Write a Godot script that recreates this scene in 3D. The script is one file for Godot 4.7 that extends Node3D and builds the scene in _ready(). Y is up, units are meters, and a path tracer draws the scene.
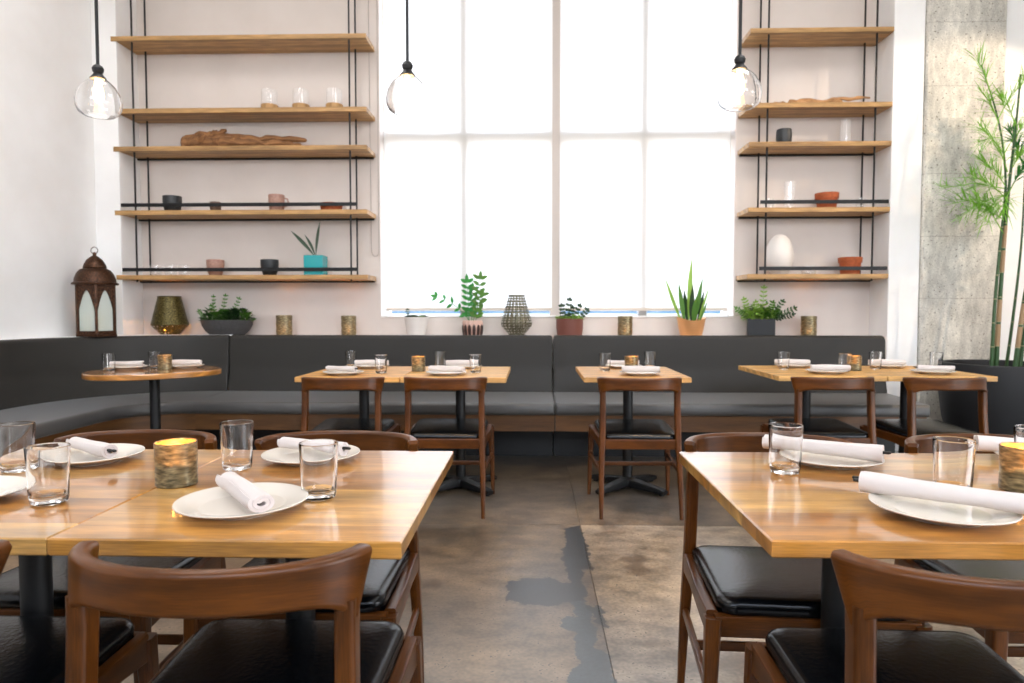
extends Node3D

# ---------------------------------------------------------------- geometry
class Geo:
	var p := PackedVector3Array()
	var t := PackedVector2Array()
	var shift := Vector2.ZERO

	func tri(a: Vector3, b: Vector3, c: Vector3, ua: Vector2, ub: Vector2, uc: Vector2) -> void:
		if (b - a).cross(c - a).length_squared() < 1e-18:
			return
		p.append(a); p.append(b); p.append(c)
		t.append(ua + shift); t.append(ub + shift); t.append(uc + shift)

	func quad(a: Vector3, b: Vector3, c: Vector3, d: Vector3, ua := Vector2(0, 0), ub := Vector2(1, 0), uc := Vector2(1, 1), ud := Vector2(0, 1)) -> void:
		tri(a, b, c, ua, ub, uc)
		tri(a, c, d, ua, uc, ud)

	func orient(start: int) -> void:
		var mid := Vector3.ZERO
		for i in range(start, p.size()):
			mid += p[i]
		mid /= maxf(1.0, p.size() - start)
		var vol := 0.0
		for i in range(start, p.size(), 3):
			vol += (p[i] - mid).dot((p[i + 1] - mid).cross(p[i + 2] - mid))
		if vol < 0.0:
			for i in range(start, p.size(), 3):
				var q := p[i + 1]; p[i + 1] = p[i + 2]; p[i + 2] = q
				var u := t[i + 1]; t[i + 1] = t[i + 2]; t[i + 2] = u

	# rings of equal length, joined one to the next; u runs along, v around
	func loft(rings: Array, cap_first := true, cap_last := true) -> void:
		var start := p.size()
		var n: int = rings[0].size()
		var widest := 0
		var most := -1.0
		for i in rings.size():
			var d: float = rings[i][0].distance_to(rings[i][n / 2])
			if d > most:
				most = d
				widest = i
		var around := PackedFloat32Array([0.0])
		for k in n:
			around.append(around[k] + rings[widest][k].distance_to(rings[widest][(k + 1) % n]))
		var along := 0.0
		for i in rings.size() - 1:
			var a: PackedVector3Array = rings[i]
			var b: PackedVector3Array = rings[i + 1]
			var step := 0.5 * (a[0].distance_to(b[0]) + a[n / 2].distance_to(b[n / 2]))
			for k in n:
				var j := (k + 1) % n
				quad(a[k], a[j], b[j], b[k], Vector2(along, around[k]), Vector2(along, around[k + 1]), Vector2(along + step, around[k + 1]), Vector2(along + step, around[k]))
			along += step
		for e in 2:
			if (e == 0 and not cap_first) or (e == 1 and not cap_last):
				continue
			var r: PackedVector3Array = rings[0] if e == 0 else rings[rings.size() - 1]
			var mid := Vector3.ZERO
			for q in r:
				mid += q
			mid /= n
			for k in n:
				var j := (k + 1) % n
				var x := r[k] - mid
				var y := r[j] - mid
				if e == 0:
					tri(mid, r[j], r[k], Vector2.ZERO, Vector2(y.x + y.z, y.y + y.z), Vector2(x.x + x.z, x.y + x.z))
				else:
					tri(mid, r[k], r[j], Vector2.ZERO, Vector2(x.x + x.z, x.y + x.z), Vector2(y.x + y.z, y.y + y.z))
		orient(start)

	# a bar with a rounded rectangular section; sizes are (across, up) at each point
	func sweep(points: Array, sizes: Array, r: float, up := Vector3.UP, seg := 2, ease_ends := 0.0) -> void:
		var rings := []
		for i in points.size():
			var a: Vector3 = points[maxi(i - 1, 0)]
			var b: Vector3 = points[mini(i + 1, points.size() - 1)]
			var along := (b - a).normalized()
			var across := along.cross(up).normalized()
			var high := across.cross(along).normalized()
			var s: Vector2 = sizes[mini(i, sizes.size() - 1)]
			var here: Vector3 = points[i]
			if ease_ends > 0.0 and i == 0:
				rings.append(_ring(here - along * ease_ends, across, high, s - Vector2.ONE * ease_ends * 1.4, maxf(r - ease_ends * 0.7, 0.0005), seg))
			rings.append(_ring(here, across, high, s, r, seg))
			if ease_ends > 0.0 and i == points.size() - 1:
				rings.append(_ring(here + along * ease_ends, across, high, s - Vector2.ONE * ease_ends * 1.4, maxf(r - ease_ends * 0.7, 0.0005), seg))
		loft(rings)

	func _ring(c: Vector3, x: Vector3, y: Vector3, s: Vector2, r: float, seg: int) -> PackedVector3Array:
		var out := PackedVector3Array()
		for q in Geo.rounded(s.x, s.y, r, seg):
			out.append(c + x * q.x + y * q.y)
		return out

	static func rounded(w: float, h: float, r: float, seg: int) -> PackedVector2Array:
		r = minf(r, minf(w, h) * 0.499)
		var out := PackedVector2Array()
		for k in 4:
			var c := Vector2((w / 2 - r) * (1 if k in [0, 3] else -1), (h / 2 - r) * (1 if k < 2 else -1))
			for i in seg + 1:
				var a := PI / 2 * (k + float(i) / seg)
				out.append(c + Vector2(cos(a), sin(a)) * r)
		return out

	# a box with eased edges; the grain runs along the axis given (0 x, 1 y, 2 z)
	func box(c: Vector3, size: Vector3, edge := 0.003, axis := 0, turn := Basis.IDENTITY, seg := 1) -> void:
		var along := Vector3.ZERO
		along[axis] = 1.0
		var across := Vector3.ZERO
		across[(axis + 1) % 3] = 1.0
		var high := Vector3.ZERO
		high[(axis + 2) % 3] = 1.0
		var half := size[axis] / 2
		var s := Vector2(size[(axis + 1) % 3], size[(axis + 2) % 3])
		var rings := []
		for q in [[-half, edge], [-half + edge, 0.0], [half - edge, 0.0], [half, edge]]:
			var ring := PackedVector3Array()
			var inset: float = q[1]
			for k in Geo.rounded(s.x - inset * 2, s.y - inset * 2, maxf(edge - inset * 0.9, 0.0001), seg):
				ring.append(c + turn * (along * float(q[0]) + across * k.x + high * k.y))
			rings.append(ring)
		loft(rings)

	func lathe(profile: Array, seg := 24, c := Vector3.ZERO, cap_first := false, cap_last := false, squash := Vector2.ONE) -> void:
		var rings := []
		for q in profile:
			var ring := PackedVector3Array()
			for k in seg:
				var a := TAU * k / seg
				ring.append(c + Vector3(cos(a) * maxf(q.x, 0.00002) * squash.x, q.y, sin(a) * maxf(q.x, 0.00002) * squash.y))
			rings.append(ring)
		loft(rings, cap_first, cap_last)

	func tube(points: Array, radii: Array, seg := 8, round_ends := false) -> void:
		var rings := []
		var up := Vector3(0.13, 0.97, 0.21).normalized()
		for i in points.size():
			var a: Vector3 = points[maxi(i - 1, 0)]
			var b: Vector3 = points[mini(i + 1, points.size() - 1)]
			var along := (b - a).normalized()
			if absf(along.dot(up)) > 0.95:
				up = Vector3(0.96, 0.11, 0.25).normalized()
			var x := along.cross(up).normalized()
			var y := x.cross(along).normalized()
			up = y
			var r: float = radii[mini(i, radii.size() - 1)]
			var here: Vector3 = points[i]
			var list := [[0.0, 1.0]]
			if round_ends and i == 0:
				list = [[-r * 0.9, 0.35], [-r * 0.6, 0.8], [0.0, 1.0]]
			elif round_ends and i == points.size() - 1:
				list = [[0.0, 1.0], [r * 0.6, 0.8], [r * 0.9, 0.35]]
			for l in list:
				var ring := PackedVector3Array()
				for k in seg:
					var ang := TAU * k / seg
					ring.append(here + along * float(l[0]) + (x * cos(ang) + y * sin(ang)) * r * float(l[1]))
				rings.append(ring)
		loft(rings)

	# a leaf blade: starts at base, runs along dir and bends towards droop, widest at share wide
	func blade(base: Vector3, dir: Vector3, face: Vector3, length: float, width: float, droop := Vector3.ZERO, steps := 4, fold := 0.2, wide := 0.4) -> void:
		var here := base
		var d := dir.normalized()
		var last_l := base
		var last_r := base
		var last_m := base
		for i in range(1, steps + 1):
			var f := float(i) / steps
			here += d * length / steps
			d = (d + droop * (1.0 / steps)).normalized()
			var w := width * 0.5 * (sin(PI * pow(f, log(0.5) / log(wide))) if f < 1.0 else 0.0)
			w = maxf(w, 0.0004)
			var side := d.cross(face).normalized()
			var lift := side.cross(d).normalized() * w * fold
			var l := here - side * w + lift
			var r := here + side * w + lift
			quad(last_l, last_m, here, l)
			quad(last_m, last_r, r, here)
			last_l = l
			last_r = r
			last_m = here

	func mesh(angle := 38.0) -> ArrayMesh:
		var limit := cos(deg_to_rad(angle))
		var n := p.size()
		var flat := PackedVector3Array()
		var size := PackedVector3Array()
		for i in range(0, n, 3):
			var c := (p[i + 1] - p[i]).cross(p[i + 2] - p[i])
			size.append(c)
			flat.append(c.normalized())
		var at := {}
		for i in n:
			var key := Vector3i((p[i] * 20000.0).round())
			if not at.has(key):
				at[key] = PackedInt32Array()
			at[key].append(i / 3)
		var nv := PackedVector3Array()
		nv.resize(n)
		for i in n:
			var mine := flat[i / 3]
			var sum := Vector3.ZERO
			for f in at[Vector3i((p[i] * 20000.0).round())]:
				if flat[f].dot(mine) > limit:
					sum += size[f]
			nv[i] = sum.normalized() if sum.length_squared() > 0.0 else mine
		var pv := PackedVector3Array()
		var tv := PackedVector2Array()
		var ov := PackedVector3Array()
		pv.resize(n); tv.resize(n); ov.resize(n)
		for i in range(0, n, 3):
			for k in 3:
				var from := i + (0 if k == 0 else 3 - k)
				pv[i + k] = p[from]
				tv[i + k] = t[from]
				ov[i + k] = nv[from]
		var arrays := []
		arrays.resize(Mesh.ARRAY_MAX)
		arrays[Mesh.ARRAY_VERTEX] = pv
		arrays[Mesh.ARRAY_NORMAL] = ov
		arrays[Mesh.ARRAY_TEX_UV] = tv
		var m := ArrayMesh.new()
		m.add_surface_from_arrays(Mesh.PRIMITIVE_TRIANGLES, arrays)
		return m

# ---------------------------------------------------------------- objects
var taken := {}
var rng := RandomNumberGenerator.new()
var M := {}

func numbered(called: String) -> String:
	taken[called] = taken.get(called, -1) + 1
	return called if taken[called] == 0 else "%s_%03d" % [called, taken[called]]

func tag(o: Node3D, label: String, category: String, group := "") -> Node3D:
	o.set_meta("label", label)
	o.set_meta("category", category)
	if group:
		o.set_meta("group", group)
	return o

func thing(called: String, label: String, category: String, at := Vector3.ZERO, turn := 0.0, group := "") -> Node3D:
	var o := Node3D.new()
	o.name = numbered(called)
	add_child(o)
	o.position = at
	o.rotation.y = turn
	return tag(o, label, category, group)

func put(parent: Node3D, called: String, mesh: Mesh, m: Material, at := Vector3.ZERO, label := "") -> MeshInstance3D:
	var o := MeshInstance3D.new()
	o.name = called
	o.mesh = mesh
	o.material_override = null
	for s in mesh.get_surface_count():
		o.set_surface_override_material(s, m)
	o.position = at
	parent.add_child(o, true)
	if label:
		o.set_meta("label", label)
	return o

func structure(called: String, mesh: Mesh, m: Material) -> MeshInstance3D:
	var o := put(self, called, mesh, m)
	o.set_meta("kind", "structure")
	return o

func copy_of(o: Node3D, label: String, at: Vector3, turn := 0.0, group := "") -> Node3D:
	var c: Node3D = o.duplicate()
	c.name = numbered(String(o.name).rstrip("0123456789").trim_suffix("_"))
	add_child(c)
	c.position = at
	c.rotation = Vector3(0, turn, 0)
	c.set_meta("label", label)
	if group:
		c.set_meta("group", group)
	return c

func box_mesh(c: Vector3, size: Vector3, edge := 0.003, axis := 0) -> ArrayMesh:
	var g := Geo.new()
	g.box(c, size, edge, axis)
	return g.mesh()

func lathe_mesh(profile: Array, seg := 24, c := Vector3.ZERO) -> ArrayMesh:
	var g := Geo.new()
	g.lathe(profile, seg, c)
	return g.mesh()

# ---------------------------------------------------------------- textures and materials
func tex(im: Image) -> ImageTexture:
	return ImageTexture.create_from_image(im)

func noise(s: int, f: float, octaves := 4, kind := FastNoiseLite.TYPE_SIMPLEX_SMOOTH) -> FastNoiseLite:
	var n := FastNoiseLite.new()
	n.seed = s
	n.frequency = f
	n.noise_type = kind
	n.fractal_octaves = octaves
	return n

# wood grain running along x, neutral so that the material's colour tints it
func grain_image(w: int, h: int, s: int, contrast: float, lines: float) -> Image:
	var im := Image.create(w, h, false, Image.FORMAT_RGB8)
	var a := noise(s, 0.012, 3)
	var b := noise(s + 1, 0.05, 2)
	var c := noise(s + 2, 0.3, 1)
	for y in h:
		var fy := absf(float(y) / h - 0.5) * 2.0
		for x in w:
			var fx := absf(float(x) / w - 0.5) * 2.0
			var u := fx * w * 0.5
			var v := fy * h * 0.5
			var broad := a.get_noise_2d(u * 0.35, v * lines * 0.6)
			var ring := sin((v * 0.16 + a.get_noise_2d(u * 0.25, v * 0.8) * 9.0) * lines * 0.35) * 0.5
			var fine := b.get_noise_2d(u * 0.25, v * 5.0) * 0.8 + c.get_noise_2d(u * 0.12, v * 4.0) * 0.6
			var k := clampf(0.84 + contrast * (broad * 0.9 + ring * 0.35 + fine * 0.5), 0.3, 1.0)
			im.set_pixel(x, y, Color(k, k * (0.93 + 0.07 * k), k * (0.86 + 0.14 * k)))
	return im

func plain(color: Color, rough: float, metal := 0.0) -> StandardMaterial3D:
	var m := StandardMaterial3D.new()
	m.albedo_color = color
	m.roughness = rough
	m.metallic = metal
	return m

func textured(color: Color, rough: float, t: Texture2D, scale: Vector3) -> StandardMaterial3D:
	var m := plain(color, rough)
	m.albedo_texture = t
	m.uv1_scale = scale
	return m

func triplanar(m: StandardMaterial3D, scale: float, world := false) -> StandardMaterial3D:
	m.uv1_triplanar = true
	m.uv1_world_triplanar = world
	m.uv1_scale = Vector3.ONE * scale
	return m

func clear_glass(alpha: float, tint := Color(1, 1, 1)) -> StandardMaterial3D:
	var m := plain(Color(tint.r, tint.g, tint.b, alpha), 0.02)
	m.transparency = BaseMaterial3D.TRANSPARENCY_ALPHA
	return m

func mottle_image(w: int, s: int, f: float, low: Color, high: Color, octaves := 5) -> Image:
	var n := noise(s, f, octaves)
	var src := n.get_seamless_image(w, w)
	src.convert(Image.FORMAT_L8)
	var bytes := src.get_data()
	var out := PackedByteArray()
	out.resize(w * w * 3)
	for i in w * w:
		var k := bytes[i] / 255.0
		out[i * 3] = int(255 * lerpf(low.r, high.r, k))
		out[i * 3 + 1] = int(255 * lerpf(low.g, high.g, k))
		out[i * 3 + 2] = int(255 * lerpf(low.b, high.b, k))
	return Image.create_from_data(w, w, false, Image.FORMAT_RGB8, out)

func bump_texture(w: int, s: int, f: float, strength: float, octaves := 4) -> ImageTexture:
	var im := noise(s, f, octaves).get_seamless_image(w, w)
	im.convert(Image.FORMAT_L8)
	im.bump_map_to_normal_map(strength)
	return tex(im)

func with_normal(m: StandardMaterial3D, t: Texture2D, strength: float) -> StandardMaterial3D:
	m.normal_enabled = true
	m.normal_texture = t
	m.normal_scale = strength
	return m

const FLOOR_FROM := Vector2(-2.6, -6.0)
const FLOOR_SIZE := 5.6

# bare concrete with the old grey-blue repair that runs down the aisle
func floor_image() -> Image:
	var w := 1536
	var im := Image.create(w, w, false, Image.FORMAT_RGB8)
	var big := noise(11, 0.0035, 4)
	var mid := noise(12, 0.02, 4)
	var tiny := noise(13, 0.18, 2)
	var edge := noise(14, 0.045, 4)
	var repair := [
		[PackedVector2Array([Vector2(0.165, -3.545), Vector2(0.248, -3.573), Vector2(0.262, -3.253), Vector2(0.266, -2.968), Vector2(0.216, -2.959), Vector2(0.207, -2.832), Vector2(0.215, -2.726), Vector2(0.208, -2.64), Vector2(0.132, -2.618), Vector2(0.027, -2.58), Vector2(-0.1, -2.63), Vector2(-0.11, -2.823), Vector2(-0.033, -2.851), Vector2(0.093, -2.861), Vector2(0.122, -2.798), Vector2(0.159, -2.8), Vector2(0.147, -2.929), Vector2(0.137, -3.148), Vector2(0.16, -3.357)]), Color(0.14, 0.16, 0.19)],
		[PackedVector2Array([Vector2(0.15, -2.64), Vector2(0.213, -2.64), Vector2(0.217, -2.472), Vector2(0.223, -2.356), Vector2(0.21, -2.27), Vector2(0.256, -2.192), Vector2(0.248, -1.2), Vector2(0.1, -1.2), Vector2(0.106, -2.096), Vector2(0.147, -2.151), Vector2(0.145, -2.268), Vector2(0.145, -2.354), Vector2(0.1, -2.421), Vector2(0.12, -2.493), Vector2(0.16, -2.507)]), Color(0.25, 0.31, 0.36)],
		[PackedVector2Array([Vector2(0.21, -2.586), Vector2(0.266, -2.58), Vector2(0.263, -2.391), Vector2(0.231, -2.448)]), Color(0.16, 0.20, 0.23)],
	]
	var bytes := PackedByteArray()
	bytes.resize(w * w * 3)
	var i := 0
	for y in w:
		var z := FLOOR_FROM.y + FLOOR_SIZE * y / w
		for x in w:
			var px := FLOOR_FROM.x + FLOOR_SIZE * x / w
			var b := big.get_noise_2d(x, y)
			var m := mid.get_noise_2d(x, y * 1.6)
			var f := tiny.get_noise_2d(x, y)
			var k := 0.50 + 0.20 * b + 0.17 * m + 0.09 * f
			var warm := 0.5 + 0.8 * big.get_noise_2d(x + 700, y + 300)
			var c := Color(k * 1.03, k * lerpf(0.96, 0.925, warm), k * lerpf(0.90, 0.78, warm))
			if px > 0.252 and z > -3.595:  # near right slab: paler pour, lightened further in place of daylight from the right
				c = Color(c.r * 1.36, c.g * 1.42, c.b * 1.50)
			var stain := mid.get_noise_2d(x * 0.45 + 900, y * 0.45)
			if stain > 0.30:
				c = c.lerp(Color(0.33, 0.27, 0.22), clampf((stain - 0.30) * 2.2, 0.0, 0.45))
			if px > -0.3 and px < 0.4 and z < -1.1:
				var q := Vector2(px + edge.get_noise_2d(x, y) * 0.022, z + edge.get_noise_2d(x + 500, y) * 0.03)
				for r in repair:
					if Geometry2D.is_point_in_polygon(q, r[0]):
						var rc: Color = r[1]
						c = rc * (1.0 + 0.22 * m + 0.16 * f + 0.14 * b)
			if f > 0.52 and m > 0.18:
				c = c.lerp(Color(0.14, 0.12, 0.11), 0.7)
			bytes[i] = int(clampf(c.r, 0, 1) * 255)
			bytes[i + 1] = int(clampf(c.g, 0, 1) * 255)
			bytes[i + 2] = int(clampf(c.b, 0, 1) * 255)
			i += 3
	return Image.create_from_data(w, w, false, Image.FORMAT_RGB8, bytes)

# board-marked concrete with air holes and rust-brown specks
func column_image() -> Image:
	var w := 512
	var h := 1024
	var im := Image.create(w, h, false, Image.FORMAT_RGB8)
	var a := noise(31, 0.006, 4)
	var b := noise(32, 0.03, 4)
	var c := noise(33, 0.16, 2)
	for y in h:
		for x in w:
			var k := 0.84 + 0.14 * a.get_noise_2d(x, y * 0.6) + 0.10 * b.get_noise_2d(x * 1.4, y * 0.5) + 0.08 * c.get_noise_2d(x, y)
			var hole := c.get_noise_2d(x * 0.55 + 900, y * 0.55)
			var col := Color(k, k * 0.985, k * 0.95)
			if hole > 0.56:
				col = col.lerp(Color(0.30, 0.27, 0.23), clampf((hole - 0.56) * 6.0, 0.0, 0.6))
			var board := absf(fposmod(y + 2.0 * b.get_noise_2d(x, 3.0), 190.0) - 95.0)
			if board < 0.9:
				col = col.lerp(Color(0.40, 0.37, 0.33), 0.3)
			im.set_pixel(x, y, col)
	return im

func make_materials() -> void:
	var grain := tex(grain_image(512, 256, 5, 0.34, 1.0))
	var grain_fine := tex(grain_image(512, 256, 21, 0.22, 1.6))
	var leather := bump_texture(256, 41, 0.05, 2.5, 4)
	var weave := bump_texture(256, 43, 0.2, 1.5, 2)

	M.wall = triplanar(plain(Color(0.95, 0.948, 0.945), 0.85), 0.6, true)
	M.wall.albedo_texture = tex(mottle_image(256, 51, 0.012, Color(0.965, 0.96, 0.955), Color(1, 1, 1)))
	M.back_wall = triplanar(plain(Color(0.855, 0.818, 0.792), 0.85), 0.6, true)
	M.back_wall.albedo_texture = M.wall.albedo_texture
	M.white = plain(Color(0.92, 0.92, 0.91), 0.5)
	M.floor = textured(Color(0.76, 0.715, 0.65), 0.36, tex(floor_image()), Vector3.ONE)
	M.floor.metallic_specular = 0.7
	M.floor.clearcoat_enabled = true
	M.floor.clearcoat = 0.45
	M.floor.clearcoat_roughness = 0.3
	M.joint = plain(Color(0.30, 0.27, 0.24), 0.9)
	M.column = textured(Color(0.93, 0.925, 0.91), 0.9, tex(column_image()), Vector3.ONE)
	M.tabletop = []
	for c in [Color(0.905, 0.645, 0.305), Color(0.94, 0.695, 0.36), Color(0.85, 0.58, 0.255), Color(0.96, 0.735, 0.405)]:
		var m := textured(c, 0.30, grain_fine, Vector3(1.1, 3.4, 1))
		m.clearcoat_enabled = true
		m.clearcoat = 1.0
		m.clearcoat_roughness = 0.06
		M.tabletop.append(m)
	M.tabletop_satin = []
	for c in M.tabletop:
		var m: StandardMaterial3D = c.duplicate()
		m.clearcoat_enabled = false
		m.roughness = 0.5
		m.metallic_specular = 0.65
		M.tabletop_satin.append(m)
	M.chair = textured(Color(0.385, 0.212, 0.06), 0.30, grain, Vector3(1.4, 5.0, 1))
	M.chair.metallic_specular = 0.4
	M.oak = textured(Color(0.81, 0.635, 0.405), 0.5, grain_fine, Vector3(0.9, 4.0, 1))
	M.panel = textured(Color(0.50, 0.33, 0.16), 0.45, grain_fine, Vector3(0.6, 3.0, 1))
	M.leather = with_normal(triplanar(plain(Color(0.020, 0.028, 0.040), 0.24), 5.0), leather, 0.16)
	M.leather.metallic_specular = 0.42
	M.vinyl = with_normal(triplanar(plain(Color(0.19, 0.182, 0.17), 0.46), 5.0), leather, 0.10)
	M.vinyl.metallic_specular = 0.34
	M.vinyl_seat = with_normal(triplanar(plain(Color(0.19, 0.182, 0.17), 0.5), 5.0), leather, 0.10)
	M.vinyl_seat.metallic_specular = 0.65
	M.vinyl_seat.rim_enabled = true
	M.vinyl_seat.rim = 0.4
	M.vinyl_seat.clearcoat_enabled = true
	M.vinyl_seat.clearcoat = 0.8
	M.vinyl_seat.clearcoat_roughness = 0.6
	M.vinyl_seat.rim_tint = 0.0
	M.black = plain(Color(0.032, 0.035, 0.040), 0.5)
	M.iron = plain(Color(0.085, 0.085, 0.09), 0.38)
	M.iron.metallic = 0.4
	M.shade = plain(Color(0.86, 0.845, 0.82), 0.95)
	M.shade.backlight_enabled = true
	M.shade.backlight = Color(0.84, 0.84, 0.84)
	M.centre_post = plain(Color(0.74, 0.70, 0.67), 0.5)
	M.mullion = plain(Color(0.52, 0.50, 0.48), 0.5)
	M.hem = plain(Color(0.80, 0.75, 0.70), 0.7)
	M.pane = clear_glass(0.05)
	M.tumbler = plain(Color(1, 1, 1, 0.0), 0.0)
	M.tumbler.refraction_enabled = true
	M.tumbler.refraction_scale = 0.045
	M.tumbler.transparency = BaseMaterial3D.TRANSPARENCY_ALPHA
	M.thin_glass = clear_glass(0.06)
	M.frosted = plain(Color(0.86, 0.90, 0.86, 0.55), 0.5)
	M.frosted.transparency = BaseMaterial3D.TRANSPARENCY_ALPHA
	M.street = plain(Color(0.16, 0.32, 0.42), 0.8)
	M.porcelain = plain(Color(0.87, 0.835, 0.785), 0.16)
	M.linen = with_normal(triplanar(plain(Color(0.84, 0.80, 0.78), 0.9), 9.0), weave, 0.35)
	M.soil = triplanar(plain(Color(0.20, 0.15, 0.11), 0.95), 9.0)
	M.soil.albedo_texture = tex(mottle_image(128, 61, 0.08, Color(0.4, 0.4, 0.4), Color(1, 1, 1)))
	M.mercury = triplanar(plain(Color(0.80, 0.75, 0.63, 0.84), 0.28, 0.5), 7.0)
	M.mercury.transparency = BaseMaterial3D.TRANSPARENCY_ALPHA
	M.mercury.uv1_scale = Vector3(4.0, 13.0, 4.0)
	M.mercury.albedo_texture = tex(mottle_image(256, 63, 0.03, Color(0.22, 0.22, 0.20), Color(1, 0.98, 0.90)))
	M.brass = triplanar(plain(Color(0.55, 0.49, 0.26), 0.40, 0.6), 4.0)
	M.brass.albedo_texture = tex(mottle_image(256, 65, 0.06, Color(0.15, 0.14, 0.11), Color(1, 1, 1)))
	M.copper = triplanar(plain(Color(0.50, 0.33, 0.22), 0.40, 0.6), 5.0)
	M.copper.albedo_texture = tex(mottle_image(256, 67, 0.05, Color(0.10, 0.09, 0.08), Color(1, 1, 1)))
	M.silver = triplanar(plain(Color(0.66, 0.64, 0.53), 0.45, 0.55), 9.0)
	M.silver.albedo_texture = M.brass.albedo_texture
	M.gold = plain(Color(0.86, 0.63, 0.42), 0.32, 0.45)
	M.wax = plain(Color(0.93, 0.87, 0.75), 0.5)
	M.flame = plain(Color(1, 0.75, 0.35), 0.5)
	M.flame.emission_enabled = true
	M.flame.emission = Color(1.0, 0.62, 0.22)
	M.flame.emission_energy_multiplier = 9.0
	M.filament = plain(Color(1, 0.85, 0.6), 0.5)
	M.filament.emission_enabled = true
	M.filament.emission = Color(1.0, 0.78, 0.50)
	M.filament.emission_energy_multiplier = 9.0
	M.added_panel_glow = plain(Color(1, 1, 1), 0.6)
	M.added_panel_glow.emission_enabled = true
	M.added_panel_glow.emission = Color(1.0, 0.99, 0.985)
	M.added_panel_glow.emission_energy_multiplier = 1.5
	M.terracotta = triplanar(plain(Color(0.72, 0.37, 0.20), 0.8), 6.0)
	M.terracotta.albedo_texture = tex(mottle_image(128, 69, 0.04, Color(0.8, 0.78, 0.76), Color(1, 1, 1)))
	M.clay_red = plain(Color(0.42, 0.235, 0.19), 0.6)
	M.stone = triplanar(plain(Color(0.28, 0.28, 0.285), 0.85), 7.0)
	M.stone.albedo_texture = M.terracotta.albedo_texture
	M.ceramic_white = plain(Color(0.86, 0.835, 0.81), 0.35)
	M.ceramic_dark = triplanar(plain(Color(0.22, 0.235, 0.25), 0.45), 9.0)
	M.ceramic_dark.albedo_texture = M.soil.albedo_texture
	M.ceramic_pink = triplanar(plain(Color(0.72, 0.56, 0.50), 0.5), 9.0)
	M.ceramic_pink.albedo_texture = M.terracotta.albedo_texture
	M.ceramic_brown = plain(Color(0.45, 0.36, 0.30), 0.5)
	M.teal = plain(Color(0.10, 0.60, 0.62), 0.22)
	M.cube_black = plain(Color(0.06, 0.07, 0.085), 0.4)
	M.planter = plain(Color(0.07, 0.075, 0.085), 0.6)
	M.driftwood = textured(Color(0.60, 0.42, 0.26), 0.85, grain, Vector3(2.0, 6.0, 1))
	M.driftwood_pale = textured(Color(0.74, 0.56, 0.38), 0.85, grain, Vector3(2.0, 6.0, 1))
	M.leaf = []
	for c in [Color(0.15, 0.29, 0.10), Color(0.28, 0.45, 0.15), Color(0.50, 0.64, 0.26), Color(0.09, 0.20, 0.08), Color(0.16, 0.48, 0.17)]:
		var m := plain(c, 0.5)
		m.backlight_enabled = true
		m.backlight = c * 0.7
		M.leaf.append(m)
	M.leaf_bamboo = plain(Color(0.44, 0.66, 0.20), 0.5)
	M.leaf_bamboo.backlight_enabled = true
	M.leaf_bamboo.backlight = Color(0.35, 0.5, 0.15)
	M.leaf_bamboo_dark = plain(Color(0.15, 0.44, 0.16), 0.5)
	M.leaf_bamboo_dark.backlight_enabled = true
	M.leaf_bamboo_dark.backlight = Color(0.1, 0.3, 0.1)
	M.culm = plain(Color(0.17, 0.30, 0.14), 0.4)
	M.culm_tan = plain(Color(0.60, 0.49, 0.36), 0.55)
	M.ring = plain(Color(0.60, 0.58, 0.45), 0.7)

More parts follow.
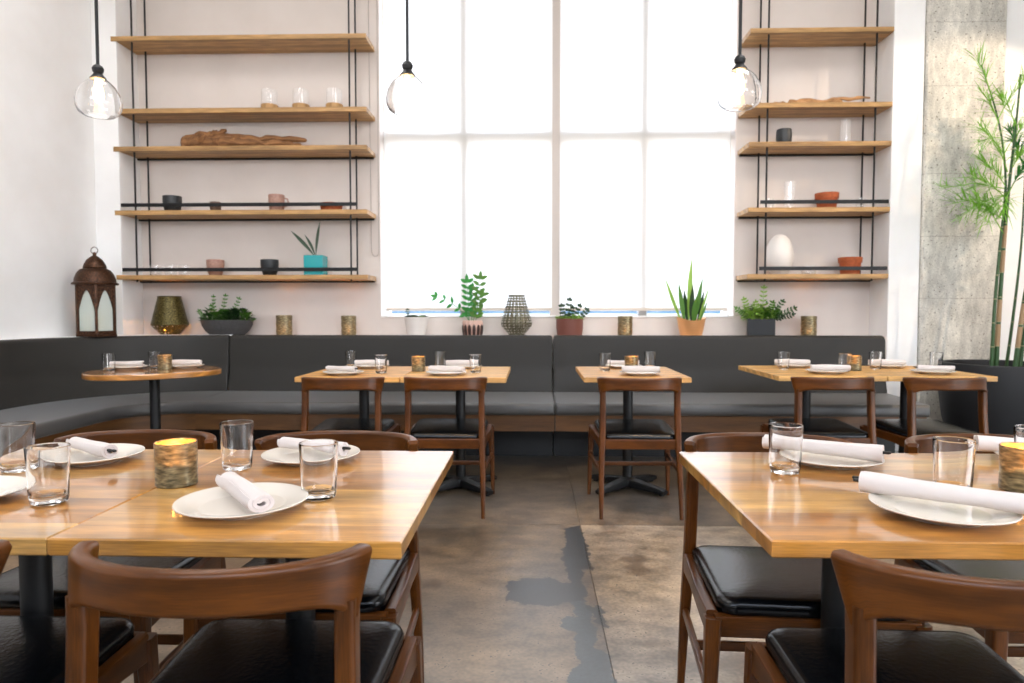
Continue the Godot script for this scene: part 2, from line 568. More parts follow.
# ---------------------------------------------------------------- furniture
func chair_prototype() -> Node3D:
	var o := thing("dining_chair", "", "chair")
	for s in [-1.0, 1.0]:
		var g := Geo.new()
		g.shift = Vector2(0.3 * s, 0.1)
		g.sweep([Vector3(s * 0.218, 0, 0.262), Vector3(s * 0.215, 0.22, 0.228), Vector3(s * 0.2085, 0.41, 0.198), Vector3(s * 0.2055, 0.56, 0.184), Vector3(s * 0.2045, 0.65, 0.179), Vector3(s * 0.205, 0.70, 0.177)],
			[Vector2(0.022, 0.024), Vector2(0.029, 0.033), Vector2(0.033, 0.040), Vector2(0.033, 0.041), Vector2(0.0325, 0.043), Vector2(0.032, 0.046)], 0.009, Vector3.BACK, 3)
		put(o, "leg", g.mesh(), M.chair)
		g = Geo.new()
		g.shift = Vector2(0.7 * s, 0.3)
		g.sweep([Vector3(s * 0.243, 0, -0.252), Vector3(s * 0.238, 0.2, -0.243), Vector3(s * 0.229, 0.43, -0.232)], [Vector2(0.021, 0.022), Vector2(0.028, 0.03), Vector2(0.037, 0.038)], 0.008, Vector3.BACK, 3)
		put(o, "leg", g.mesh(), M.chair)
		g = Geo.new()
		g.shift = Vector2(0.1, 0.5 * s)
		g.sweep([Vector3(s * 0.229, 0.411, -0.222), Vector3(s * 0.227, 0.413, -0.08), Vector3(s * 0.219, 0.409, 0.06), Vector3(s * 0.212, 0.400, 0.19)], [Vector2(0.026, 0.062), Vector2(0.026, 0.046), Vector2(0.026, 0.046), Vector2(0.026, 0.062)], 0.005)
		put(o, "side_rail", g.mesh(), M.chair)
		g = Geo.new()
		g.sweep([Vector3(s * 0.2365, 0.255, -0.238), Vector3(s * 0.215, 0.245, 0.216)], [Vector2(0.016, 0.026)], 0.005)
		put(o, "side_stretcher", g.mesh(), M.chair)
	var g := Geo.new()
	g.sweep([Vector3(-0.225, 0.412, -0.233), Vector3(0.225, 0.412, -0.233)], [Vector2(0.024, 0.05)], 0.005)
	put(o, "front_rail", g.mesh(), M.chair)
	g = Geo.new()
	g.sweep([Vector3(-0.215, 0.40, 0.196), Vector3(0.215, 0.40, 0.196)], [Vector2(0.024, 0.055)], 0.005)
	put(o, "back_rail", g.mesh(), M.chair)
	g = Geo.new()
	g.sweep([Vector3(-0.226, 0.25, 0.0), Vector3(0.226, 0.25, 0.0)], [Vector2(0.016, 0.026)], 0.005)
	put(o, "cross_stretcher", g.mesh(), M.chair)
	# the backrest is bent forwards at both ends, where it runs into the legs
	var points := []
	var sizes := []
	var most := deg_to_rad(82)
	for i in 23:
		var a := lerpf(-most, most, i / 22.0)
		var end := pow(absf(a) / most, 3.0)
		var h := lerpf(0.068, 0.112, pow(end, 1.6))
		points.append(Vector3(0.2135 * sin(a) / sin(most), 0.772 - h / 2, 0.160 + 0.108 * (cos(a) - cos(most)) / (1.0 - cos(most))))
		sizes.append(Vector2(lerpf(0.023, 0.034, end), h))
	g = Geo.new()
	g.sweep(points, sizes, 0.0105, Vector3.UP, 4, 0.009)
	put(o, "backrest", g.mesh(50.0), M.chair)
	put(o, "seat_base", box_mesh(Vector3(0, 0.414, -0.018), Vector3(0.425, 0.016, 0.42), 0.002), M.black)
	# padded seat
	var rings := []
	for q in [[0.424, 0.012, 0.0], [0.430, 0.002, 0.0], [0.446, 0.0, 0.0], [0.457, 0.004, 0.3], [0.4635, 0.013, 0.6], [0.467, 0.030, 0.8], [0.470, 0.075, 0.95], [0.4715, 0.14, 1.0]]:
		var ring := PackedVector3Array()
		var inset: float = q[1]
		for k in Geo.rounded(0.438 - inset * 2, 0.445 - inset * 2, maxf(0.045 - inset * 0.3, 0.02), 5):
			var narrow := 1.0 - 0.055 * (k.y / 0.22 * 0.5 + 0.5)
			ring.append(Vector3(k.x * narrow, float(q[0]) - k.y * 0.045, k.y - 0.022))
		rings.append(ring)
	g = Geo.new()
	g.loft(rings)
	put(o, "seat", g.mesh(60.0), M.leather)
	return o

func pedestal(o: Node3D, height: float, reach := 0.29) -> void:
	var g := Geo.new()
	g.lathe([Vector2(0, 0.05), Vector2(0.055, 0.05), Vector2(0.05, 0.066), Vector2(0.032, 0.075), Vector2(0.031, height - 0.012), Vector2(0, height - 0.012)], 24)
	put(o, "column", g.mesh(), M.black)
	g = Geo.new()
	g.box(Vector3(0, height - 0.007, 0), Vector3(0.34, 0.012, 0.34), 0.002)
	put(o, "mounting_plate", g.mesh(), M.black)
	for k in 4:
		var a := PI / 4 + PI / 2 * k
		var d := Vector3(cos(a), 0, sin(a))
		g = Geo.new()
		g.sweep([Vector3.UP * 0.043, d * 0.06 + Vector3.UP * 0.041, d * reach * 0.9 + Vector3.UP * 0.027, d * reach + Vector3.UP * 0.022], [Vector2(0.07, 0.05), Vector2(0.07, 0.05), Vector2(0.056, 0.034), Vector2(0.05, 0.026)], 0.01)
		put(o, "foot", g.mesh(), M.black)
		g = Geo.new()
		g.lathe([Vector2(0, 0), Vector2(0.016, 0), Vector2(0.016, 0.012), Vector2(0, 0.012)], 10, d * (reach - 0.03))
		put(o, "floor_glide", g.mesh(), M.black)

# square-edged top glued up from staves that run along x
func table(label: String, centre: Vector2, size: Vector2, group: String, staves: int, s: int) -> Node3D:
	var o := thing("dining_table", label, "table", Vector3(centre.x, 0, centre.y), 0.0, group)
	rng.seed = s
	var thick := 0.030
	if staves <= 1:
		var g := Geo.new()
		g.shift = Vector2(rng.randf(), rng.randf())
		g.box(Vector3(0, 0.75 - thick / 2, 0), Vector3(size.x, thick, size.y), 0.0025)
		put(o, "tabletop", g.mesh(), M.tabletop_satin[s % 4])
	else:
		var each := size.y / staves
		for k in staves:
			var g := Geo.new()
			g.shift = Vector2(rng.randf() * 3.0, rng.randf() * 3.0)
			var z := -size.y / 2 + each * (k + 0.5)
			var lo := Vector3(-size.x / 2, 0.75 - thick, z - each / 2)
			var hi := Vector3(size.x / 2, 0.75, z + each / 2)
			_stave(g, lo, hi, k == 0, k == staves - 1)
			put(o, "stave", g.mesh(), M.tabletop[rng.randi() % 4])
	var plates := 2 if size.x > 1.0 else 1
	for k in plates:
		var holder := Node3D.new() if plates > 1 else o
		if plates > 1:
			holder.name = "pedestal"
			o.add_child(holder, true)
			holder.position.x = (k - 0.5) * size.x * 0.55
		pedestal(holder, 0.75 - thick)
	return o

# one stave: flush with its neighbours, with the table's outer edges eased
func _stave(g: Geo, lo: Vector3, hi: Vector3, first: bool, last: bool) -> void:
	var e := 0.0025
	var sec := PackedVector2Array()   # (z, y)
	if last:
		sec.append_array([Vector2(hi.z - e, lo.y), Vector2(hi.z, lo.y + e), Vector2(hi.z, hi.y - e), Vector2(hi.z - e, hi.y)])
	else:
		sec.append_array([Vector2(hi.z, lo.y), Vector2(hi.z, hi.y)])
	if first:
		sec.append_array([Vector2(lo.z + e, hi.y), Vector2(lo.z, hi.y - e), Vector2(lo.z, lo.y + e), Vector2(lo.z + e, lo.y)])
	else:
		sec.append_array([Vector2(lo.z, hi.y), Vector2(lo.z, lo.y)])
	var rings := []
	for x in [[lo.x, e], [lo.x + e, 0.0], [hi.x - e, 0.0], [hi.x, e]]:
		var ring := PackedVector3Array()
		for q in sec:
			ring.append(Vector3(float(x[0]), clampf(q.y, lo.y + float(x[1]), hi.y - float(x[1])), q.x))
		rings.append(ring)
	g.loft(rings)

# banquette: a section swept along the line where seat and back meet
func along_line(path: Array, section: Array, trim := 0.0) -> Geo:
	var g := Geo.new()
	var rings := []
	var mid := Vector2.ZERO
	for q in section:
		mid += q
	mid /= section.size()
	for i in path.size():
		var a: Vector2 = path[maxi(i - 1, 0)]
		var b: Vector2 = path[mini(i + 1, path.size() - 1)]
		var d := (b - a).normalized()
		var into := Vector2(-d.y, d.x)       # towards the room when the line runs left to right
		var c: Vector2 = path[i]
		var ends := [[0.0, 0.0]]
		if trim > 0.0 and i == 0:
			ends = [[0.0, trim], [trim * 0.3, trim * 0.3], [trim, 0.0]]
		elif trim > 0.0 and i == path.size() - 1:
			ends = [[-trim, 0.0], [-trim * 0.3, trim * 0.3], [0.0, trim]]
		for e in ends:
			var ring := PackedVector3Array()
			for q in section:
				var k: Vector2 = q + (mid - q).normalized() * float(e[1])
				var w := c + into * k.x + d * float(e[0])
				ring.append(Vector3(w.x, k.y, w.y))
			rings.append(ring)
	g.loft(rings)
	return g

func smooth_section(points: Array, steps := 4) -> Array:
	var out := []
	var n := points.size()
	for i in n:
		var a: Vector2 = points[i]
		var r := 0.02
		var before: Vector2 = points[(i + n - 1) % n]
		var after: Vector2 = points[(i + 1) % n]
		r = minf(0.035, 0.45 * minf(a.distance_to(before), a.distance_to(after)))
		var p0 := a + (before - a).normalized() * r
		var p2 := a + (after - a).normalized() * r
		for k in steps + 1:
			var f := float(k) / steps
			out.append(p0.lerp(a, f).lerp(a.lerp(p2, f), f))
	return out

func banquette(label: String, path: Array) -> void:
	var o := thing("banquette", label, "banquette", Vector3.ZERO, 0.0, "built-in banquettes along the walls")
	var back := smooth_section([Vector2(0.01, 0.47), Vector2(-0.03, 0.68), Vector2(-0.045, 0.942), Vector2(-0.118, 0.942), Vector2(-0.118, 0.40), Vector2(0.01, 0.40)])
	var seat := smooth_section([Vector2(-0.02, 0.490), Vector2(0.30, 0.486), Vector2(0.605, 0.476), Vector2(0.612, 0.388), Vector2(-0.02, 0.388)])
	put(o, "backrest", along_line(path, back, 0.016).mesh(55.0), M.vinyl)
	put(o, "seat", along_line(path, seat, 0.016).mesh(55.0), M.vinyl_seat)
	put(o, "front_panel", along_line(path, [Vector2(0.555, 0.388), Vector2(0.555, 0.268), Vector2(0.53, 0.268), Vector2(0.53, 0.388)]).mesh(), M.panel)
	put(o, "plinth", along_line(path, [Vector2(0.14, 0.388), Vector2(0.14, 0.0), Vector2(-0.11, 0.0), Vector2(-0.11, 0.388)]).mesh(), M.black)

func shelf_unit(label: String, x0: float, x1: float, rods: Array, rail: Array) -> void:
	var o := thing("wall_shelf", label, "shelf", Vector3.ZERO, 0.0, "oak shelves hung on black rods")
	var tops := [3.385, 2.80, 2.492, 1.970, 1.436]
	for k in tops.size():
		var g := Geo.new()
		g.shift = Vector2(k * 0.37 + x0, k * 0.21)
		g.box(Vector3((x0 + x1) / 2, tops[k] - 0.019, -5.742), Vector3(x1 - x0, 0.038, 0.304), 0.002)
		var b := put(o, "shelf_board", g.mesh(), M.oak)
		if k >= 2:
			put(b, "support_bar", box_mesh(Vector3((x0 + x1) / 2, tops[k] - 0.045, -5.875), Vector3(x1 - x0 - 0.02, 0.014, 0.03), 0.002), M.iron)
	for x in rods:
		for z in [-5.625, -5.825]:
			var g := Geo.new()
			g.tube([Vector3(x, 1.38, z), Vector3(x, 4.6, z)], [0.0075], 8)
			put(o, "hanging_rod", g.mesh(), M.iron)
	for y in [2.016, 1.482]:
		put(o, "guard_rail", box_mesh(Vector3((rail[0] + rail[1]) / 2, y, -5.611), Vector3(rail[1] - rail[0], 0.030, 0.008), 0.0015), M.iron)

func pendant(label: String, at: Vector3) -> void:
	var o := thing("pendant_lamp", label, "pendant lamp", at, 0.0, "clear glass pendant lamps")
	var g := Geo.new()
	g.tube([Vector3(0, 0.13, 0), Vector3(0, 4.6 - at.y - 0.02, 0)], [0.0075], 8)
	put(o, "stem", g.mesh(), M.black)
	g = Geo.new()
	g.lathe([Vector2(0, 4.6 - at.y), Vector2(0.06, 4.6 - at.y), Vector2(0.055, 4.57 - at.y), Vector2(0, 4.565 - at.y)], 20)
	put(o, "ceiling_rose", g.mesh(), M.black)
	put(o, "socket", lathe_mesh([Vector2(0, 0.155), Vector2(0.011, 0.155), Vector2(0.020, 0.148), Vector2(0.026, 0.136), Vector2(0.023, 0.122), Vector2(0.018, 0.116), Vector2(0.022, 0.108), Vector2(0.034, 0.094), Vector2(0.036, 0.088), Vector2(0.0, 0.088)], 20), M.black)
	var shade := []
	for q in [[0.030, 0.090], [0.046, 0.080], [0.072, 0.055], [0.091, 0.020], [0.099, -0.015], [0.097, -0.045], [0.086, -0.068], [0.069, -0.080], [0.062, -0.083]]:
		shade.append(Vector2(q[0], q[1]))
	var inner := []
	for k in range(shade.size() - 1, -1, -1):
		inner.append(Vector2(shade[k].x - 0.0022, shade[k].y))
	put(o, "glass_shade", lathe_mesh(shade + inner + [shade[0]], 32), M.tumbler)
	var bulb := put(o, "bulb", lathe_mesh([Vector2(0, 0.088), Vector2(0.012, 0.086), Vector2(0.014, 0.065), Vector2(0.021, 0.040), Vector2(0.0235, 0.015), Vector2(0.020, -0.008), Vector2(0.010, -0.022), Vector2(0, -0.025)], 20), M.filament)
	bulb.set_meta("label", "glowing bulb")
	var l := OmniLight3D.new()
	l.name = "bulb_light"
	l.position = Vector3(0, 0.025, 0)
	l.light_color = Color(1.0, 0.80, 0.56)
	l.light_energy = PENDANT_ENERGY
	l.light_size = 0.02
	l.omni_range = 14.0
	l.omni_attenuation = 2.0
	l.shadow_enabled = true
	o.add_child(l)

const PENDANT_ENERGY := 0.7
const FLAME_ENERGY := 0.04

func flame(o: Node3D, at: Vector3, size := 1.0) -> void:
	var f := put(o, "flame", lathe_mesh([Vector2(0, 0), Vector2(0.005 * size, 0.004 * size), Vector2(0.0075 * size, 0.011 * size), Vector2(0.0045 * size, 0.022 * size), Vector2(0, 0.033 * size)], 10), M.flame, at)
	f.set_meta("label", "small candle flame")
	var l := OmniLight3D.new()
	l.name = "flame_light"
	l.position = at + Vector3(0, 0.012 * size, 0)
	l.light_color = Color(1.0, 0.66, 0.30)
	l.light_energy = FLAME_ENERGY * size
	l.light_size = 0.008
	l.omni_range = 12.0
	l.omni_attenuation = 2.0
	l.shadow_enabled = true
	o.add_child(l)

# ---------------------------------------------------------------- tableware
func tumbler_prototype() -> Node3D:
	var o := thing("water_glass", "", "glass")
	put(o, "glass_body", lathe_mesh([Vector2(0, 0), Vector2(0.028, 0), Vector2(0.0325, 0.003), Vector2(0.0345, 0.012), Vector2(0.0390, 0.112), Vector2(0.0384, 0.1145), Vector2(0.0372, 0.1145), Vector2(0.0366, 0.112), Vector2(0.0318, 0.020), Vector2(0.027, 0.0145), Vector2(0, 0.0135)], 32), M.tumbler)
	return o

func plate_prototype() -> Node3D:
	var o := thing("dinner_plate", "", "plate")
	put(o, "plate_body", lathe_mesh([Vector2(0, 0.003), Vector2(0.066, 0.003), Vector2(0.068, 0.0), Vector2(0.073, 0.0), Vector2(0.078, 0.005), Vector2(0.112, 0.0145), Vector2(0.1215, 0.018), Vector2(0.1225, 0.0195), Vector2(0.1215, 0.021), Vector2(0.112, 0.0195), Vector2(0.090, 0.0135), Vector2(0.081, 0.0095), Vector2(0.076, 0.008), Vector2(0, 0.0078)], 48), M.porcelain)
	return o

func votive_prototype() -> Node3D:
	var o := thing("candle_holder", "", "candle")
	put(o, "cup", lathe_mesh([Vector2(0, 0), Vector2(0.041, 0), Vector2(0.0435, 0.003), Vector2(0.0425, 0.030), Vector2(0.0435, 0.034), Vector2(0.0425, 0.038), Vector2(0.0432, 0.062), Vector2(0.0440, 0.066), Vector2(0.0432, 0.070), Vector2(0.0440, 0.094), Vector2(0.0425, 0.0955), Vector2(0.0410, 0.094), Vector2(0.0405, 0.006), Vector2(0, 0.006)], 32), M.mercury)
	put(o, "candle", lathe_mesh([Vector2(0, 0.006), Vector2(0.034, 0.006), Vector2(0.034, 0.044), Vector2(0.032, 0.047), Vector2(0, 0.045)], 20), M.wax)
	flame(o, Vector3(0, 0.052, 0), 1.0)
	return o

# a linen napkin rolled round cutlery; lies along x, the roll shows as a spiral at both ends
func napkin_prototype(length: float, radius: float, handles: int, s: int) -> Node3D:
	var o := thing("rolled_napkin", "", "napkin")
	rng.seed = s
	var turns := 2.1
	var n := 40
	var outer := PackedVector2Array()
	var inner := PackedVector2Array()
	for i in n + 1:
		var f := float(i) / n
		var a := TAU * turns * f
		var r := radius * lerpf(0.34, 1.0, f)
		outer.append(Vector2(cos(a), sin(a)) * r)
		inner.append(Vector2(cos(a), sin(a)) * (r - radius * 0.28))
	var g := Geo.new()
	var steps := 10
	for i in n:
		for e in steps:
			var x0 := length * (float(e) / steps - 0.5)
			var x1 := length * (float(e + 1) / steps - 0.5)
			var s0 := _swell(float(e) / steps, s)
			var s1 := _swell(float(e + 1) / steps, s)
			var q := [outer[i], outer[i + 1], inner[i + 1], inner[i]]
			if i > n / 2 - 2:
				g.quad(_at(x0, q[0], s0), _at(x1, q[0], s1), _at(x1, q[1], s1), _at(x0, q[1], s0))
			if e == 0 or e == steps - 1:
				g.quad(_at(x0, q[3], s0), _at(x0, q[2], s0), _at(x1, q[2], s1), _at(x1, q[3], s1))
				if i <= n / 2 - 2:
					g.quad(_at(x0, q[0], s0), _at(x1, q[0], s1), _at(x1, q[1], s1), _at(x0, q[1], s0))
				var xe := x0 if e == 0 else x1
				var se := s0 if e == 0 else s1
				g.quad(_at(xe, q[0], se), _at(xe, q[1], se), _at(xe, q[2], se), _at(xe, q[3], se))
	# loose outer edge of the cloth
	var l0 := outer[n]
	for e in steps:
		var x0 := length * (float(e) / steps - 0.5)
		var x1 := length * (float(e + 1) / steps - 0.5)
		g.quad(_at(x0, l0, _swell(float(e) / steps, s)), _at(x1, l0, _swell(float(e + 1) / steps, s)), _at(x1, inner[n], _swell(float(e + 1) / steps, s)), _at(x0, inner[n], _swell(float(e) / steps, s)))
	put(o, "cloth", g.mesh(40.0), M.linen)
	for k in handles:
		g = Geo.new()
		g.sweep([Vector3(length * 0.2, 0.002 * k, (k - 0.5) * 0.009), Vector3(length / 2 + 0.012 + 0.004 * k, 0.003 * k, (k - 0.5) * 0.010)], [Vector2(0.008, 0.006)], 0.002, Vector3.UP, 2, 0.0015)
		put(o, "cutlery_handle", g.mesh(), M.black, Vector3.ZERO, "black cutlery handle")
	return o

func _swell(f: float, s: int) -> Vector2:
	return Vector2(1.02 + 0.10 * sin(f * 5.0 + s) + 0.03 * sin(f * 17.0), (1.0 + 0.13 * sin(f * 4.0 + s * 2.0) + 0.03 * sin(f * 13.0 + s)) * 0.84)

func _at(x: float, q: Vector2, k: Vector2) -> Vector3:
	return Vector3(x, q.y * k.y, q.x * k.x)

# ---------------------------------------------------------------- ornaments
func hollow(r0: float, r1: float, h: float, wall := 0.006, foot := 0.008, belly := 0.0) -> Array:
	var out := [Vector2(0, 0), Vector2(r0 - 0.004, 0), Vector2(r0, 0.004)]
	for k in range(1, 6):
		var f := k / 6.0
		out.append(Vector2(lerpf(r0, r1, f) + belly * sin(PI * f), h * f))
	out.append_array([Vector2(r1, h - 0.002), Vector2(r1 - wall * 0.5, h), Vector2(r1 - wall, h - 0.002)])
	for k in range(5, 0, -1):
		var f := k / 6.0
		out.append(Vector2(lerpf(r0, r1, f) + belly * sin(PI * f) - wall, maxf(h * f, foot)))
	out.append(Vector2(0, foot))
	return out

func cup(called: String, label: String, category: String, at: Vector3, r0: float, r1: float, h: float, m: Material, belly := 0.0, group := "", wall := 0.006) -> Node3D:
	var o := thing(called, label, category, at, 0.0, group)
	put(o, "body", lathe_mesh(hollow(r0, r1, h, wall, 0.008, belly), 28), m)
	return o

func leaf_cluster(g: Geo, c: Vector3, spread: float, height: float, count: int, length: float, width: float) -> void:
	for i in count:
		var a := rng.randf() * TAU
		var r := spread * sqrt(rng.randf())
		var base := c + Vector3(cos(a) * r, height * rng.randf() * (1.0 - 0.6 * r / maxf(spread, 0.001)), sin(a) * r)
		var d := Vector3(cos(a + rng.randf_range(-0.7, 0.7)), rng.randf_range(0.0, 1.1), sin(a + rng.randf_range(-0.7, 0.7))).normalized()
		g.blade(base, d, Vector3(rng.randf_range(-0.4, 0.4), 1, rng.randf_range(-0.4, 0.4)), length * rng.randf_range(0.7, 1.2), width, Vector3(0, -0.5, 0), 3, 0.25, 0.5)

func sprig(g: Geo, base: Vector3, dir: Vector3, length: float, pairs: int, leaf_length: float, width: float, bend: Vector3) -> void:
	var here := base
	var d := dir.normalized()
	var pts := [here]
	var radii := [0.0035]
	for i in pairs:
		here += d * length / pairs
		d = (d + bend / pairs).normalized()
		pts.append(here)
		radii.append(lerpf(0.0035, 0.0015, float(i) / pairs))
		var side := d.cross(Vector3(0.2, 0.1, 1.0)).normalized().rotated(d, rng.randf_range(-0.7, 0.7))
		for s in [-1.0, 1.0]:
			g.blade(here, (side * s + d * 0.6).normalized(), side.cross(d).normalized(), leaf_length * rng.randf_range(0.8, 1.15), width, Vector3(0, -0.25, 0), 3, 0.2, 0.45)
	g.blade(here, d, Vector3(0, 0, 1), leaf_length, width, Vector3.ZERO, 3, 0.2, 0.45)
	g.tube(pts, radii, 5)

func rosette(g: Geo, c: Vector3, r: float, layers := 3) -> void:
	for k in layers:
		var n := 9 - k
		for i in n:
			var a := TAU * (i + 0.5 * k) / n
			var d := Vector3(cos(a), 0.25 + 0.6 * k, sin(a)).normalized()
			g.blade(c, d, Vector3.UP if k < 2 else -Vector3(cos(a), -0.5, sin(a)), r * (1.0 - 0.22 * k), r * 0.5, Vector3(0, 0.5, 0), 3, 0.4, 0.6)

func driftwood(label: String, at: Vector3, length: float, pieces: Array, m: Material, s: int) -> void:
	var o := thing("driftwood", label, "driftwood", at, 0.0)
	var n := noise(s, 2.2, 3)
	for k in pieces.size():
		var q: Array = pieces[k]
		var pts := []
		var radii := []
		for i in 15:
			var f := i / 14.0
			var a: Vector3 = q[0]
			var b: Vector3 = q[1]
			var c := a.lerp(b, f)
			pts.append(c * length + Vector3(0, n.get_noise_2d(f * 1.4, k * 7.0) * 0.022, n.get_noise_2d(f * 1.6, k * 9.0 + 40) * 0.03))
			radii.append(maxf(0.004, lerpf(float(q[2]), float(q[3]), f) * (1.0 + 0.55 * n.get_noise_2d(f * 3.0, k * 5.0 + 90))))
		var g := Geo.new()
		g.tube(pts, radii, 9, true)
		for i in g.p.size():
			var v := g.p[i]
			g.p[i] = v + Vector3(0, n.get_noise_3d(v.x * 5.0, v.y * 16.0, v.z * 16.0), n.get_noise_3d(v.x * 5.0 + 30, v.y * 16.0, v.z * 16.0)) * 0.014
			g.p[i].y = maxf(g.p[i].y, 0.0)
		put(o, "branch", g.mesh(45.0), m)

# a metal shell pierced with a hole in every cell of its grid
func pierced(profile: Array, seg: int, hole: float, from := 0, to := 999) -> Geo:
	var g := Geo.new()
	for i in profile.size() - 1:
		for k in seg:
			var q := []
			for e in [[i, 0], [i, 1], [i + 1, 1], [i + 1, 0]]:
				var r: Vector2 = profile[e[0]]
				var a := TAU * (k + float(e[1]) + 0.5 * (int(e[0]) % 2)) / seg
				q.append(Vector3(cos(a) * r.x, r.y, sin(a) * r.x))
			var mid: Vector3 = (q[0] + q[1] + q[2] + q[3]) / 4.0
			if i < from or i > to:
				g.quad(q[0], q[3], q[2], q[1])
				continue
			var inner := []
			for e in 4:
				inner.append(mid.lerp((q[e] + q[(e + 1) % 4]) / 2.0, hole))
			for e in 4:
				var j := (e + 1) % 4
				g.tri(q[e], inner[e], q[j], Vector2.ZERO, Vector2.ZERO, Vector2.ZERO)
				g.tri(q[j], inner[e], inner[j], Vector2.ZERO, Vector2.ZERO, Vector2.ZERO)
	return g

func lantern(at: Vector3) -> void:
	var o := thing("lantern", "tall domed copper lantern with arched glass sides standing in the corner", "lantern", at, deg_to_rad(4))
	var r := 0.140
	var high := 0.40
	put(o, "base", lathe_mesh([Vector2(0, 0), Vector2(r + 0.016, 0), Vector2(r + 0.016, 0.016), Vector2(r + 0.006, 0.024), Vector2(0, 0.024)], 6), M.copper)
	for k in 6:
		var a0 := TAU * k / 6
		var a1 := TAU * (k + 1) / 6
		var v0 := Vector3(cos(a0), 0, sin(a0)) * r
		var v1 := Vector3(cos(a1), 0, sin(a1)) * r
		var g := Geo.new()
		g.sweep([v0 + Vector3.UP * 0.02, v0 + Vector3.UP * high], [Vector2(0.020, 0.020)], 0.004, Vector3(cos(a0), 0, sin(a0)))
		put(o, "post", g.mesh(), M.copper)
		# spandrel with a pointed arch cut out of it
		var out := ((v0 + v1) / 2.0).normalized() * 0.004
		g = Geo.new()
		for i in 10:
			var f0 := i / 10.0
			var f1 := (i + 1) / 10.0
			var y0 := high - 0.045 - 0.20 * pow(absf(f0 - 0.5) * 2.0, 1.7)
			var y1 := high - 0.045 - 0.20 * pow(absf(f1 - 0.5) * 2.0, 1.7)
			var b0 := v0.lerp(v1, f0)
			var b1 := v0.lerp(v1, f1)
			var start := g.p.size()
			for s in [1.0, -1.0]:
				g.quad(b0 + out * s + Vector3.UP * y0, b1 + out * s + Vector3.UP * y1, b1 + out * s + Vector3.UP * high, b0 + out * s + Vector3.UP * high)
			g.quad(b0 + out + Vector3.UP * y0, b0 - out + Vector3.UP * y0, b1 - out + Vector3.UP * y1, b1 + out + Vector3.UP * y1)
		put(o, "arch", g.mesh(), M.copper)
		g = Geo.new()
		g.sweep([v0 * 0.97 + Vector3.UP * 0.032, v1 * 0.97 + Vector3.UP * 0.032], [Vector2(0.008, 0.022)], 0.002)
		put(o, "sill_bar", g.mesh(), M.copper)
		g = Geo.new()
		g.quad(v0 * 0.965 + Vector3.UP * 0.03, v1 * 0.965 + Vector3.UP * 0.03, v1 * 0.965 + Vector3.UP * (high - 0.01), v0 * 0.965 + Vector3.UP * (high - 0.01))
		put(o, "pane", g.mesh(), M.frosted)
	put(o, "roof", lathe_mesh([Vector2(0, high - 0.004), Vector2(0.158, high - 0.004), Vector2(0.163, high + 0.004), Vector2(0.158, high + 0.012), Vector2(0.146, high + 0.016), Vector2(0.142, high + 0.045), Vector2(0.126, high + 0.085), Vector2(0.105, high + 0.112), Vector2(0.078, high + 0.123), Vector2(0.082, high + 0.130), Vector2(0.075, high + 0.155), Vector2(0.055, high + 0.190), Vector2(0.030, high + 0.212), Vector2(0.012, high + 0.224), Vector2(0.014, high + 0.236), Vector2(0.008, high + 0.248), Vector2(0, high + 0.25)], 18), M.copper)
	var g := Geo.new()
	var pts := []
	for i in 17:
		var a := TAU * i / 16
		pts.append(Vector3(cos(a) * 0.026, high + 0.262 + sin(a) * 0.026, 0))
	g.tube(pts, [0.0032], 6)
	put(o, "carrying_ring", g.mesh(), M.copper)
	for q in [[-0.045, 0.03, 0.17], [0.05, 0.02, 0.175]]:
		put(o, "pillar_candle", lathe_mesh([Vector2(0, 0.024), Vector2(0.032, 0.024), Vector2(0.032, q[2]), Vector2(0.028, q[2] + 0.003), Vector2(0, q[2] - 0.004)], 18, Vector3(q[0], 0, q[1])), M.wax)

func ledge_candle(label: String, at: Vector3, r: float, h: float, glow: float) -> void:
	var o := thing("candle_holder", label, "candle", at, 0.0, "candle cups on the ledge")
	var prof := [Vector2(0, 0), Vector2(r, 0)]
	for k in 6:
		prof.append(Vector2(r + (0.0015 if k % 2 else -0.001), h * (k + 0.5) / 6.0))
	prof.append_array([Vector2(r, h - 0.002), Vector2(r - 0.002, h), Vector2(r - 0.004, h - 0.002), Vector2(r - 0.004, 0.01), Vector2(0, 0.01)])
	put(o, "cup", lathe_mesh(prof, 28), M.mercury)
	put(o, "candle", lathe_mesh([Vector2(0, 0.01), Vector2(r * 0.7, 0.01), Vector2(r * 0.7, h * 0.18), Vector2(0, h * 0.18)], 16), M.wax)
	flame(o, Vector3(0, h * 0.21, 0), glow)

func side_window(called: String, x: float, z0: float, z1: float, y0: float, y1: float, bays: int) -> void:
	# steel-framed window in the right wall, outside the picture
	var o := Node3D.new()
	o.name = called
	add_child(o)
	o.set_meta("kind", "structure")
	for k in bays + 1:
		var z := lerpf(z0, z1, float(k) / bays)
		put(o, "mullion", box_mesh(Vector3(x, (y0 + y1) / 2, z), Vector3(0.08, y1 - y0, 0.06), 0.004, 1), M.white)
	for y in [y0, lerpf(y0, y1, 0.62), y1]:
		put(o, "transom", box_mesh(Vector3(x, y, (z0 + z1) / 2), Vector3(0.08, 0.06, absf(z1 - z0)), 0.004, 2), M.white)

